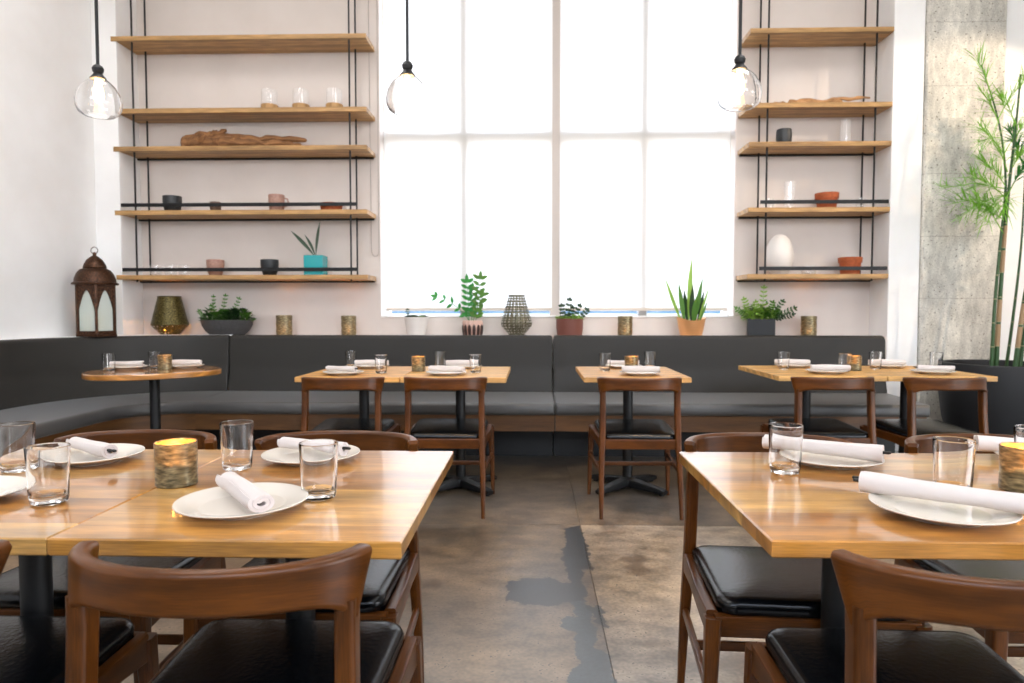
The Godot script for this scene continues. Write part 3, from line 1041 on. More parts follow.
func _ready() -> void:
	# ------------------------------------------------------------ camera, sky, light
	var cam := Camera3D.new()
	cam.name = "camera"
	cam.position = Vector3(0, 1.13, 0)
	cam.rotation_degrees = Vector3(-2.473, 1.761, 0)
	cam.keep_aspect = Camera3D.KEEP_HEIGHT
	cam.fov = 53.13
	cam.near = 0.05
	cam.far = 200.0
	var lens := CameraAttributesPhysical.new()
	lens.frustum_focal_length = 24.0
	lens.frustum_focus_distance = 1.9
	lens.frustum_near = 0.05
	lens.frustum_far = 200.0
	lens.exposure_aperture = 5.0
	cam.attributes = lens
	add_child(cam)
	cam.current = true

	var sky := ProceduralSkyMaterial.new()
	sky.sky_top_color = Color(0.76, 0.83, 0.93)
	sky.sky_horizon_color = Color(0.97, 0.97, 0.97)
	sky.sky_curve = 0.25
	sky.ground_horizon_color = Color(0.72, 0.72, 0.72)
	sky.ground_bottom_color = Color(0.52, 0.51, 0.50)
	sky.sun_angle_max = 0.0
	sky.energy_multiplier = SKY_ENERGY
	var env := Environment.new()
	env.background_mode = Environment.BG_SKY
	env.sky = Sky.new()
	env.sky.sky_material = sky
	env.tonemap_mode = Environment.TONE_MAPPER_LINEAR
	env.tonemap_exposure = EXPOSURE
	env.sdfgi_enabled = true
	env.ssao_enabled = true
	env.ssil_enabled = true
	var around := WorldEnvironment.new()
	around.name = "environment"
	around.environment = env
	add_child(around)

	make_materials()
	build_room()
	build_furniture()
	build_settings()
	build_shelves()
	build_ledge()
	build_bamboo()
	build_lamps()

const SKY_ENERGY := 7.0
const EXPOSURE := 1.66

func build_room() -> void:
	# ------------------------------------------------------------ floor, cast in slabs
	var base := structure("floor", box_mesh(Vector3(0.8, -0.078, -1.4), Vector3(9.6, 0.14, 10.0), 0.001), M.joint)
	var xs := [-4.0, -2.6, 0.252, 3.0, 5.6]
	var zs := [-6.3, -3.595, -0.8, 3.6]
	for i in xs.size() - 1:
		for k in zs.size() - 1:
			var lo := Vector2(xs[i] + 0.0007, zs[k] + 0.0007)
			var hi := Vector2(xs[i + 1] - 0.0007, zs[k + 1] - 0.0007)
			var g := Geo.new()
			g.box(Vector3((lo.x + hi.x) / 2, -0.006, (lo.y + hi.y) / 2), Vector3(hi.x - lo.x, 0.012, hi.y - lo.y), 0.0002)
			for n in g.p.size():
				g.t[n] = (Vector2(g.p[n].x, g.p[n].z) - FLOOR_FROM) / FLOOR_SIZE
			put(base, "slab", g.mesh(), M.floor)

	# ------------------------------------------------------------ walls
	var g := Geo.new()
	# the wall behind the shelves, with the window opening
	g.box(Vector3(-2.37, 2.3, -6.05), Vector3(2.1, 4.6, 0.3), 0.001)
	g.box(Vector3(2.4065, 2.3, -6.05), Vector3(1.387, 4.6, 0.3), 0.001)
	g.box(Vector3(0.1965, 0.5435, -6.05), Vector3(3.033, 1.087, 0.3), 0.001)
	g.box(Vector3(0.1965, 4.4, -6.05), Vector3(3.033, 0.4, 0.3), 0.001)
	structure("wall_back", g.mesh(), M.back_wall)
	structure("wall_left", box_mesh(Vector3(-3.78, 2.3, -1.4), Vector3(0.30, 4.6, 9.6), 0.001), M.wall)
	structure("wall_pier_left", box_mesh(Vector3(-3.525, 2.3, -5.9), Vector3(0.21, 4.6, 0.6), 0.004), M.wall)
	structure("wall_pier_right", box_mesh(Vector3(2.978, 2.3, -5.9), Vector3(0.244, 4.6, 0.6), 0.004), M.wall)
	g = Geo.new()
	g.box(Vector3(3.412, 2.3, -5.83), Vector3(0.616, 4.6, 0.5), 0.012, 1)
	for n in g.p.size():
		g.t[n] = Vector2(g.p[n].x * 0.75 + g.p[n].z * 0.75, g.p[n].y * 0.375)
	structure("wall_concrete_column", g.mesh(), M.column)
	structure("wall_back_right", box_mesh(Vector3(4.62, 2.3, -5.95), Vector3(1.8, 4.6, 0.5), 0.001), M.wall)
	structure("ceiling", box_mesh(Vector3(0.8, 4.68, -1.4), Vector3(9.6, 0.16, 10.0), 0.001), M.white)
	# right wall with the glazed shop door and window, outside the picture
	g = Geo.new()
	g.box(Vector3(5.45, 2.3, -3.8), Vector3(0.3, 4.6, 4.6), 0.001)
	g.box(Vector3(5.45, 2.3, 2.9), Vector3(0.3, 4.6, 1.0), 0.001)
	g.box(Vector3(5.45, 0.05, 0.45), Vector3(0.3, 0.1, 3.9), 0.001)
	g.box(Vector3(5.45, 3.6, 0.45), Vector3(0.3, 2.0, 3.9), 0.001)
	structure("wall_right", g.mesh(), M.wall)
	side_window("window_2", 5.45, -1.5, 2.4, 0.1, 2.6, 3)
	# wall behind the camera, with a high opening added to let in front light
	g = Geo.new()
	g.box(Vector3(-3.4, 2.3, 3.35), Vector3(0.8, 4.6, 0.3), 0.001)
	g.box(Vector3(4.9, 2.3, 3.35), Vector3(1.4, 4.6, 0.3), 0.001)
	g.box(Vector3(0.6, 1.35, 3.35), Vector3(7.2, 2.7, 0.3), 0.001)
	g.box(Vector3(0.6, 4.45, 3.35), Vector3(7.2, 0.3, 0.3), 0.001)
	structure("wall_front", g.mesh(), M.wall)

	# ------------------------------------------------------------ ledge behind the banquette
	structure("trim_1", box_mesh(Vector3(-0.282, 0.4625, -5.76), Vector3(6.276, 0.925, 0.32), 0.006), M.back_wall)
	g = Geo.new()
	var c := Vector2(-2.49, -4.47)
	var arc := []
	var far := []
	for i in 13:
		var a := PI + PI / 2 * i / 12.0
		var d := Vector2(cos(a), sin(a))
		arc.append(c + d * 1.118)
		var k := minf((-3.63 - c.x) / minf(d.x, -0.0001), (-5.6 - c.y) / minf(d.y, -0.0001))
		far.append(c + d * k)
	for i in 12:
		var q := [arc[i], arc[i + 1], far[i + 1], far[i]]
		var top := []
		var low := []
		for v in q:
			top.append(Vector3(v.x, 0.942, v.y))
			low.append(Vector3(v.x, 0.86, v.y))
		g.quad(top[0], top[1], top[2], top[3])
		g.quad(low[0], low[3], low[2], low[1])
		g.quad(top[0], low[0], low[1], top[1])
	structure("trim_2", g.mesh(), M.wall)

	# ------------------------------------------------------------ window with its roller shades
	var w := Node3D.new()
	w.name = "window_1"
	add_child(w)
	w.set_meta("kind", "structure")
	for x in [-1.30, 1.693]:
		put(w, "window_frame", box_mesh(Vector3(x, 2.644, -6.10), Vector3(0.05, 3.113, 0.08), 0.003, 1), M.white)
	put(w, "mullion", box_mesh(Vector3(0.196, 2.644, -6.040), Vector3(0.10, 3.113, 0.12), 0.003, 1), M.centre_post)
	for x in [-0.604, 0.956]:
		put(w, "mullion", box_mesh(Vector3(x, 2.644, -6.037), Vector3(0.07, 3.113, 0.10), 0.003, 1), M.mullion)
	put(w, "transom", box_mesh(Vector3(0.196, 2.655, -6.037), Vector3(2.95, 0.075, 0.10), 0.003), M.mullion)
	for y in [1.10, 4.18]:
		put(w, "window_frame", box_mesh(Vector3(0.196, y, -6.10), Vector3(2.95, 0.03, 0.08), 0.003), M.white)
	for q in [[-1.275, -0.639], [-0.569, 0.146], [0.246, 0.921], [0.991, 1.668]]:
		for y in [[1.115, 2.617], [2.693, 4.165]]:
			put(w, "pane", box_mesh(Vector3((q[0] + q[1]) / 2, (y[0] + y[1]) / 2, -6.10), Vector3(q[1] - q[0], y[1] - y[0], 0.004), 0.0005), M.pane)
	put(w, "window_sill", box_mesh(Vector3(0.1965, 1.091, -5.985), Vector3(3.03, 0.012, 0.19), 0.002), M.white)
	var k := 0
	for q in [[-1.283, 0.165, "white translucent roller shade covering the left half of the window"], [0.228, 1.676, "white translucent roller shade covering the right half of the window"]]:
		var o := thing("roller_shade", q[2], "roller shade", Vector3.ZERO, 0.0, "roller shades of the window")
		g = Geo.new()
		g.quad(Vector3(q[0], 1.15, -5.965), Vector3(q[1], 1.15, -5.965), Vector3(q[1], 4.13, -5.965), Vector3(q[0], 4.13, -5.965))
		put(o, "fabric", g.mesh(), M.shade)
		put(o, "hem_bar", box_mesh(Vector3((q[0] + q[1]) / 2, 1.153, -5.964), Vector3(q[1] - q[0], 0.026, 0.012), 0.003), M.hem)
		g = Geo.new()
		g.tube([Vector3(q[0], 4.145, -5.99), Vector3(q[1], 4.145, -5.99)], [0.03], 14)
		put(o, "roller", g.mesh(), M.shade)
		k += 1
	var street := thing("street_wall", "blue wall across the street glimpsed below the roller shades", "wall", Vector3(0.2, 0, -13.0))
	put(street, "wall_face", box_mesh(Vector3(0, 1.0, 0), Vector3(16.0, 2.0, 0.3), 0.02), M.street)
	put(street, "coping", box_mesh(Vector3(0, 2.04, 0), Vector3(16.0, 0.08, 0.4), 0.01), M.stone)
	var o := thing("shade_chain", "thin looped pull chain hanging left of the window", "chain", Vector3.ZERO)
	g = Geo.new()
	var pts := []
	for i in 9:
		pts.append(Vector3(-1.405 + 0.004 * i * 0.3, 3.9 - i * 0.27, -5.89))
	for i in 9:
		var a := PI + PI * i / 8.0
		pts.append(Vector3(-1.362 + cos(a) * 0.032, 1.66 + sin(a) * 0.05, -5.89))
	for i in 9:
		pts.append(Vector3(-1.332, 1.70 + i * 0.27, -5.89))
	g.tube(pts, [0.0022], 5)
	put(o, "bead_chain", g.mesh(), plain(Color(0.62, 0.58, 0.55), 0.5))

func build_furniture() -> void:
	# ------------------------------------------------------------ banquettes
	var path := [Vector2(-3.49, -1.7), Vector2(-3.49, -2.6), Vector2(-3.49, -3.6)]
	for i in 15:
		var a := PI + PI / 2 * i / 14.0
		path.append(Vector2(-2.49, -4.47) + Vector2(cos(a), sin(a)))
	banquette("grey upholstered banquette curving round the left corner behind the oval table", path)
	banquette("long grey upholstered banquette under the left shelves, middle of the three sections", [Vector2(-2.484, -5.47), Vector2(-1.2, -5.47), Vector2(0.156, -5.47)])
	banquette("grey upholstered banquette under the right shelves, ending beside the concrete column", [Vector2(0.164, -5.47), Vector2(1.4, -5.47), Vector2(2.80, -5.47)])

	# ------------------------------------------------------------ tables
	var far := "small tables along the banquette"
	table("wooden table at the left end of the far pair under the left shelves", Vector2(-1.083, -4.335), Vector2(0.615, 0.81), far, 1, 1)
	table("wooden table at the right end of the far pair, next to the free aisle", Vector2(-0.463, -4.335), Vector2(0.615, 0.81), far, 1, 3)
	table("single small wooden table in the middle of the far row", Vector2(0.608, -4.37), Vector2(0.622, 0.80), far, 1, 5)
	table("wooden table at the left end of the far right pair under the right shelves", Vector2(1.776, -4.49), Vector2(0.635, 0.80), far, 1, 7)
	table("wooden table at the right end of the far right pair beside the planter", Vector2(2.417, -4.49), Vector2(0.635, 0.80), far, 1, 3)
	var near := "large wooden tables in the foreground"
	table("glossy wooden table in the left foreground with its corner on the aisle", Vector2(-0.516, -1.478), Vector2(0.598, 0.742), near, 9, 21)
	table("glossy wooden table cut off by the left edge of the picture", Vector2(-1.116, -1.478), Vector2(0.598, 0.742), near, 9, 34)
	table("wide glossy wooden table in the right foreground", Vector2(0.998, -1.497), Vector2(1.20, 0.725), near, 9, 45)
	# oval table in the curve of the banquette
	var o := thing("oval_table", "oval wooden table on a black post in the curve of the banquette", "table", Vector3(-2.475, 0, -4.38), deg_to_rad(38))
	var g := Geo.new()
	var rings := []
	for q in [[0.714, 0.006], [0.718, 0.0], [0.744, 0.0], [0.75, 0.005]]:
		var ring := PackedVector3Array()
		for i in 56:
			var a := TAU * i / 56
			var e := 2.0 / 2.35
			ring.append(Vector3(signf(cos(a)) * pow(absf(cos(a)), e) * (0.405 - q[1]), q[0], signf(sin(a)) * pow(absf(sin(a)), e) * (0.315 - q[1])))
		rings.append(ring)
	g.loft(rings)
	for i in g.p.size():
		g.t[i] = Vector2(g.p[i].x, g.p[i].z + g.p[i].y)
	put(o, "tabletop", g.mesh(), M.tabletop[2])
	pedestal(o, 0.716)

	# ------------------------------------------------------------ chairs
	var chair := chair_prototype()
	var group := "walnut chairs with black seats"
	chair.position = Vector3(-1.066, 0, -3.94)
	chair.set_meta("label", "wooden chair at the left table of the far pair, back to the camera")
	chair.set_meta("group", group)
	for q in [
		["wooden chair at the right table of the far pair, back to the camera", -0.49, -3.95, 0.0],
		["wooden chair alone at the single table in the middle of the far row", 0.592, -3.96, 0.0],
		["wooden chair at the left table of the far right pair, back to the camera", 1.675, -4.03, 3.0],
		["wooden chair at the right table of the far right pair, in front of the planter", 2.28, -4.02, 5.0],
		["wooden chair tucked under the far side of the left foreground table beside the aisle", -0.56, -1.772, 180.0],
		["wooden chair tucked under the far side of the table at the left edge", -1.145, -1.772, 180.0],
		["wooden chair tucked under the far side of the right foreground table, next to the aisle", 0.655, -1.775, 177.0],
		["wooden chair tucked under the far side of the right foreground table, at the right edge", 1.275, -1.775, 180.0],
		["wooden chair in the left foreground, its curved back closest to the camera", -0.486, -1.188, 0.0],
		["wooden chair in the left foreground cut off by the left edge of the picture", -1.064, -1.188, 0.0],
		["wooden chair in the right foreground, its curved back closest to the camera", 0.692, -1.18, -1.0],
	]:
		copy_of(chair, q[0], Vector3(q[1], 0, q[2]), deg_to_rad(q[3]), group)

func build_settings() -> void:
	# ------------------------------------------------------------ glasses
	var glass := tumbler_prototype()
	glass.position = Vector3(-0.716, 0.75, -1.62)
	glass.set_meta("label", "empty water glass at the far edge of the left foreground table, right of the candle")
	glass.set_meta("group", "water glasses")
	for q in [
		["empty water glass on the left foreground table nearest the aisle", -0.437, -1.370],
		["empty water glass at the left edge of the picture, nearer of the two there", -0.964, -1.318],
		["empty water glass cut off by the left edge of the picture behind another glass", -1.235, -1.585],
		["empty water glass nearest the aisle on the right foreground table", 0.597, -1.622],
		["empty water glass on the right foreground table between the napkin and the candle", 0.880, -1.445],
		["empty water glass at the right edge of the picture behind the glowing candle", 1.155, -1.60],
		["small water glass at the back left of the left table in the far pair", -1.243, -4.62],
		["small water glass in front right on the left table of the far pair", -0.942, -4.2],
		["small water glass at the back of the right table in the far pair, beside the candle", -0.623, -4.55],
		["small water glass near the right edge of the far pair of tables", -0.359, -4.25],
		["small water glass on the left side of the single middle table", 0.465, -4.42],
		["small water glass on the right side of the single middle table", 0.789, -4.62],
		["small water glass at the back left of the far right pair of tables", 1.671, -4.6],
		["small water glass beside the candle on the far right pair of tables", 1.982, -4.40],
		["small water glass at the back middle of the far right pair of tables", 2.285, -4.62],
		["small water glass at the right end of the far right pair, before the planter", 2.66, -4.58],
		["small water glass on the left side of the oval table", -2.725, -4.3],
		["small water glass in the middle of the oval table, left of the candle", -2.537, -4.5],
	]:
		copy_of(glass, q[0], Vector3(q[1], 0.75, q[2]), 0.0)

	# ------------------------------------------------------------ plates
	var plate := plate_prototype()
	plate.position = Vector3(-0.560, 0.75, -1.288)
	plate.set_meta("label", "white plate at the front of the left foreground table under a rolled napkin")
	plate.set_meta("group", "white plates")
	for q in [
		["white plate at the far side of the left foreground table beside the aisle", -0.568, -1.722],
		["white plate at the far side of the table at the left edge", -1.13, -1.70],
		["white plate cut off by the left edge of the picture", -1.16, -1.33],
		["white plate at the far side of the right foreground table", 0.745, -1.725],
		["white plate at the front of the right foreground table under a long napkin", 0.765, -1.288],
		["white plate at the far side of the right foreground table near the right edge", 1.30, -1.735],
		["white plate in front on the left table of the far pair", -1.15, -4.10],
		["white plate at the back of the left table of the far pair", -1.098, -4.60],
		["white plate in front on the right table of the far pair", -0.523, -4.10],
		["white plate at the back of the right table of the far pair", -0.467, -4.60],
		["white plate in front on the single middle table", 0.645, -4.13],
		["white plate at the back of the single middle table", 0.614, -4.64],
		["white plate at the back left of the far right pair of tables", 1.79, -4.74],
		["white plate at the front left of the far right pair of tables", 1.818, -4.28],
		["white plate at the back right of the far right pair of tables", 2.425, -4.74],
		["white plate at the front right of the far right pair of tables", 2.46, -4.27],
		["white plate on the left side of the oval table", -2.70, -4.46],
		["white plate on the right side of the oval table", -2.37, -4.575],
	]:
		copy_of(plate, q[0], Vector3(q[1], 0.75, q[2]), 0.0)

	# ------------------------------------------------------------ rolled napkins: where the two ends lie
	var plain_roll := napkin_prototype(0.225, 0.0245, 0, 3)
	var roll := napkin_prototype(0.205, 0.023, 2, 5)
	var first := {}
	for q in [
		["rolled white napkin lying across the front plate of the left foreground table", plain_roll, Vector3(-0.620, 0.789, -1.362), Vector3(-0.487, 0.789, -1.198)],
		["rolled napkin with a black handle on the far plate of the left foreground table", roll, Vector3(-0.658, 0.789, -1.765), Vector3(-0.470, 0.789, -1.68)],
		["rolled napkin with a black handle on the plate at the left edge", roll, Vector3(-1.215, 0.789, -1.755), Vector3(-1.03, 0.789, -1.63)],
		["small rolled napkin in front on the left table of the far pair", roll, Vector3(-1.25, 0.789, -4.13), Vector3(-1.07, 0.789, -4.06)],
		["small rolled napkin at the back of the left table of the far pair", plain_roll, Vector3(-1.19, 0.789, -4.60), Vector3(-1.0, 0.789, -4.60)],
		["small rolled napkin in front on the right table of the far pair", plain_roll, Vector3(-0.61, 0.789, -4.13), Vector3(-0.43, 0.789, -4.07)],
		["small rolled napkin at the back of the right table of the far pair", plain_roll, Vector3(-0.57, 0.789, -4.60), Vector3(-0.38, 0.789, -4.60)],
		["small rolled napkin in front on the single middle table", plain_roll, Vector3(0.56, 0.789, -4.14), Vector3(0.74, 0.789, -4.12)],
		["small rolled napkin at the back of the single middle table behind the candle", roll, Vector3(0.53, 0.789, -4.65), Vector3(0.70, 0.789, -4.63)],
		["small rolled napkin at the back left of the far right pair of tables", plain_roll, Vector3(1.68, 0.789, -4.76), Vector3(1.88, 0.789, -4.72)],
		["small rolled napkin at the front left of the far right pair of tables", plain_roll, Vector3(1.73, 0.789, -4.28), Vector3(1.94, 0.789, -4.25)],
		["small rolled napkin at the back right of the far right pair of tables", plain_roll, Vector3(2.32, 0.789, -4.76), Vector3(2.52, 0.789, -4.72)],
		["small rolled napkin at the front right of the far right pair of tables", roll, Vector3(2.58, 0.789, -4.24), Vector3(2.36, 0.789, -4.28)],
		["small rolled napkin with a dark tip on the left side of the oval table", roll, Vector3(-2.80, 0.789, -4.44), Vector3(-2.60, 0.789, -4.47)],
		["small rolled napkin on the right side of the oval table behind the candle", plain_roll, Vector3(-2.47, 0.789, -4.56), Vector3(-2.29, 0.789, -4.59)],
	]:
		_lay(q, first)
	var long_roll := napkin_prototype(0.275, 0.027, 2, 8)
	for q in [
		["long rolled napkin with black handles on the far plate of the right foreground table", long_roll, Vector3(0.615, 0.792, -1.80), Vector3(0.835, 0.792, -1.655)],
		["long rolled napkin with black handles on the front plate of the right foreground table", long_roll, Vector3(0.872, 0.792, -1.215), Vector3(0.665, 0.792, -1.378)],
		["long rolled napkin at the right edge of the picture behind the glowing candle", long_roll, Vector3(1.39, 0.792, -1.72), Vector3(1.175, 0.792, -1.79)],
	]:
		_lay(q, first)

	# ------------------------------------------------------------ candles on the tables
	var votive := votive_prototype()
	votive.position = Vector3(-0.786, 0.75, -1.47)
	votive.set_meta("label", "brownish mercury glass candle holder on the left foreground table")
	votive.set_meta("group", "candle holders on the tables")
	for q in [
		["glowing mercury glass candle holder at the right edge of the right foreground table", 1.045, -1.475],
		["small glowing candle holder between the two tables of the far pair", -0.736, -4.36],
		["small candle holder in the middle of the single middle table", 0.635, -4.42],
		["small candle holder between the glasses on the far right pair of tables", 2.091, -4.50],
		["small ribbed candle holder on the oval table", -2.435, -4.44],
	]:
		copy_of(votive, q[0], Vector3(q[1], 0.75, q[2]), 0.0)

func _lay(q: Array, first: Dictionary) -> void:
	var from: Vector3 = q[2]
	var to: Vector3 = q[3]
	var d := to - from
	var turn := atan2(-d.z, d.x)
	var o: Node3D = q[1]
	if first.has(o):
		copy_of(o, q[0], (from + to) / 2, turn, "rolled napkins")
	else:
		first[o] = true
		o.position = (from + to) / 2
		o.rotation.y = turn
		tag(o, q[0], "napkin", "rolled napkins")

func build_shelves() -> void:
	shelf_unit("oak shelves on black rods to the left of the window", -3.462, -1.356, [-3.305, -1.503], [-3.44, -1.445])
	shelf_unit("oak shelves on black rods to the right of the window", 1.728, 2.852, [1.882, 2.735], [1.83, 2.85])
	var z := -5.72
	# left shelves
	for q in [[-2.202, "wood-based glass tumbler, leftmost of three on the second shelf"], [-1.937, "wood-based glass tumbler, middle of three on the second shelf"], [-1.655, "wood-based glass tumbler, rightmost of three beside the shelf rod"]]:
		var o := thing("wood_base_glass", q[1], "glass", Vector3(q[0], 2.80, z), 0.0, "wood-based glasses")
		put(o, "wooden_base", lathe_mesh([Vector2(0, 0), Vector2(0.068, 0), Vector2(0.071, 0.003), Vector2(0.071, 0.052), Vector2(0.067, 0.055), Vector2(0, 0.055)], 24), M.oak)
		put(o, "glass_cylinder", lathe_mesh([Vector2(0.066, 0.053), Vector2(0.066, 0.175), Vector2(0.0645, 0.175), Vector2(0.0645, 0.053)], 28), M.thin_glass)
	driftwood("dark gnarled piece of driftwood on the third left shelf", Vector3(-2.40, 2.492, z), 1.0, [
		[Vector3(-0.50, 0.06, 0.0), Vector3(-0.05, 0.055, 0.01), 0.060, 0.045], [Vector3(-0.40, 0.10, -0.02), Vector3(0.48, 0.085, -0.03), 0.050, 0.018], [Vector3(-0.20, 0.055, 0.03), Vector3(0.46, 0.022, 0.04), 0.048, 0.016], [Vector3(-0.33, 0.11, 0.0), Vector3(-0.18, 0.155, 0.0), 0.036, 0.014], [Vector3(-0.52, 0.03, 0.02), Vector3(-0.36, 0.10, 0.02), 0.03, 0.042]], M.driftwood, 71)
	cup("ceramic_cup", "dark blue-grey ceramic cup on the fourth left shelf", "cup", Vector3(-3.045, 1.97, z), 0.058, 0.075, 0.135, M.ceramic_dark, 0.006, "cups on the shelves")
	cup("ceramic_cup", "smallest brown ceramic cup on the fourth left shelf", "cup", Vector3(-2.676, 1.97, z), 0.036, 0.046, 0.085, M.ceramic_brown, 0.004, "cups on the shelves")
	var mug := cup("ceramic_cup", "pinkish ceramic mug with a handle on the fourth left shelf", "cup", Vector3(-2.155, 1.97, z), 0.056, 0.066, 0.142, M.ceramic_pink, 0.004, "cups on the shelves")
	var g := Geo.new()
	g.tube([Vector3(0.06, 0.115, 0), Vector3(0.092, 0.108, 0), Vector3(0.10, 0.08, 0), Vector3(0.088, 0.05, 0), Vector3(0.06, 0.042, 0)], [0.007], 8)
	put(mug, "handle", g.mesh(), M.ceramic_pink)
	cup("terracotta_dish", "shallow terracotta dish at the right end of the fourth left shelf", "dish", Vector3(-1.69, 1.97, z), 0.082, 0.096, 0.068, M.terracotta)
	cup("white_cube_cup", "tiny white cup beside the terracotta dish on the fourth left shelf", "cup", Vector3(-1.563, 1.97, z), 0.024, 0.026, 0.052, M.ceramic_white)
	for q in [[-3.20, "clear low glass, leftmost of three on the bottom left shelf"], [-3.07, "clear low glass, middle of three on the bottom left shelf"], [-2.95, "clear low glass, rightmost of three on the bottom left shelf"]]:
		cup("low_glass", q[1], "glass", Vector3(q[0], 1.436, z), 0.045, 0.052, 0.09, M.thin_glass, 0.0, "low clear glasses", 0.002)
	cup("ceramic_cup", "pinkish ceramic cup on the bottom left shelf", "cup", Vector3(-2.685, 1.436, z), 0.050, 0.072, 0.135, M.ceramic_pink, 0.008, "cups on the shelves")
	cup("ceramic_cup", "dark grey ceramic cup on the bottom left shelf", "cup", Vector3(-2.222, 1.436, z), 0.052, 0.074, 0.135, M.ceramic_dark, 0.008, "cups on the shelves")
	var o := thing("square_planter", "teal square planter with three long leaves on the bottom left shelf", "planter", Vector3(-1.825, 1.436, -5.71), deg_to_rad(2))
	_square_pot(o, 0.160, 0.165, M.teal)
	for q in [[Vector3(-0.55, 0.75, 0.1), 0.30, 0.030, Vector3(-0.25, -0.05, 0)], [Vector3(-0.28, 0.9, -0.05), 0.22, 0.022, Vector3(-0.35, -0.1, 0)], [Vector3(0.06, 1.0, 0.0), 0.31, 0.024, Vector3(0.16, 0.0, 0)]]:
		g = Geo.new()
		g.blade(Vector3(0.0, 0.15, 0), q[0], Vector3(0.2, 0, 1), q[1], q[2], q[3], 8, 0.3, 0.55)
		put(o, "leaf", g.mesh(60.0), M.leaf[3])
	# right shelves
	driftwood("long thin pale driftwood branch on the second right shelf", Vector3(2.38, 2.80, z), 1.0, [
		[Vector3(-0.40, 0.025, 0.0), Vector3(-0.16, 0.03, 0.0), 0.022, 0.032], [Vector3(-0.24, 0.03, 0.0), Vector3(0.36, 0.085, -0.02), 0.026, 0.008], [Vector3(-0.20, 0.018, 0.03), Vector3(0.16, 0.014, 0.05), 0.022, 0.010]], M.driftwood_pale, 83)
	cup("ceramic_cup", "dark grey ceramic cup on the third right shelf", "cup", Vector3(2.05, 2.492, z), 0.054, 0.058, 0.128, M.ceramic_dark, 0.006, "cups on the shelves")
	cup("tall_glass", "tall clear glass on the third right shelf", "glass", Vector3(2.545, 2.492, z), 0.04, 0.044, 0.20, M.thin_glass, 0.0, "tall glasses", 0.002)
	cup("tall_glass", "tall clear glass on the fourth right shelf left of the terracotta pot", "glass", Vector3(2.105, 1.97, z), 0.042, 0.046, 0.225, M.thin_glass, 0.0, "tall glasses", 0.002)
	cup("low_glass", "small clear glass at the left end of the fourth right shelf", "glass", Vector3(1.935, 1.97, z), 0.04, 0.046, 0.085, M.thin_glass, 0.0, "low clear glasses", 0.002)
	cup("low_glass", "small clear glass at the right end of the fourth right shelf", "glass", Vector3(2.68, 1.97, z), 0.034, 0.04, 0.09, M.thin_glass, 0.0, "low clear glasses", 0.002)
	terracotta("terracotta pot on the fourth right shelf", Vector3(2.405, 1.97, z), 0.132)
	o = thing("egg_vase", "white egg-shaped vase on the bottom right shelf", "vase", Vector3(2.03, 1.436, z))
	put(o, "body", lathe_mesh([Vector2(0, 0), Vector2(0.056, 0), Vector2(0.064, 0.006), Vector2(0.092, 0.055), Vector2(0.108, 0.12), Vector2(0.109, 0.175), Vector2(0.098, 0.235), Vector2(0.076, 0.285), Vector2(0.045, 0.318), Vector2(0.026, 0.328), Vector2(0.022, 0.330), Vector2(0.019, 0.326), Vector2(0.02, 0.30), Vector2(0.0, 0.28)], 36), M.ceramic_white)
	cup("low_glass", "clear glass bowl beside the white vase on the bottom right shelf", "glass", Vector3(2.27, 1.436, z), 0.05, 0.06, 0.075, M.thin_glass, 0.006, "low clear glasses", 0.002)
	terracotta("terracotta pot on the bottom right shelf", Vector3(2.605, 1.436, z), 0.142)

func terracotta(label: String, at: Vector3, h: float) -> void:
	var o := thing("terracotta_pot", label, "pot", at, 0.0, "terracotta pots")
	put(o, "body", lathe_mesh([Vector2(0, 0), Vector2(0.070, 0), Vector2(0.073, 0.004), Vector2(0.082, h - 0.045), Vector2(0.080, h - 0.02), Vector2(0.0, h - 0.02)], 28), M.terracotta)
	put(o, "rim", lathe_mesh([Vector2(0.078, h - 0.045), Vector2(0.090, h - 0.045), Vector2(0.093, h - 0.002), Vector2(0.082, h), Vector2(0.082, h), Vector2(0.078, h - 0.02)], 28), M.terracotta)

func _square_pot(o: Node3D, w: float, h: float, m: Material) -> void:
	var g := Geo.new()
	var rings := []
	for q in [[w - 0.006, 0.0], [w, 0.003], [w, h - 0.002], [w - 0.003, h], [w - 0.018, h], [w - 0.020, h - 0.002], [w - 0.020, h - 0.02]]:
		var ring := PackedVector3Array()
		for k in Geo.rounded(q[0], q[0], 0.006, 2):
			ring.append(Vector3(k.x, q[1], k.y))
		rings.append(ring)
	g.loft(rings)
	put(o, "pot", g.mesh(), m)
	put(o, "soil", box_mesh(Vector3(0, h - 0.018, 0), Vector3(w - 0.022, 0.01, w - 0.022), 0.002), M.soil)

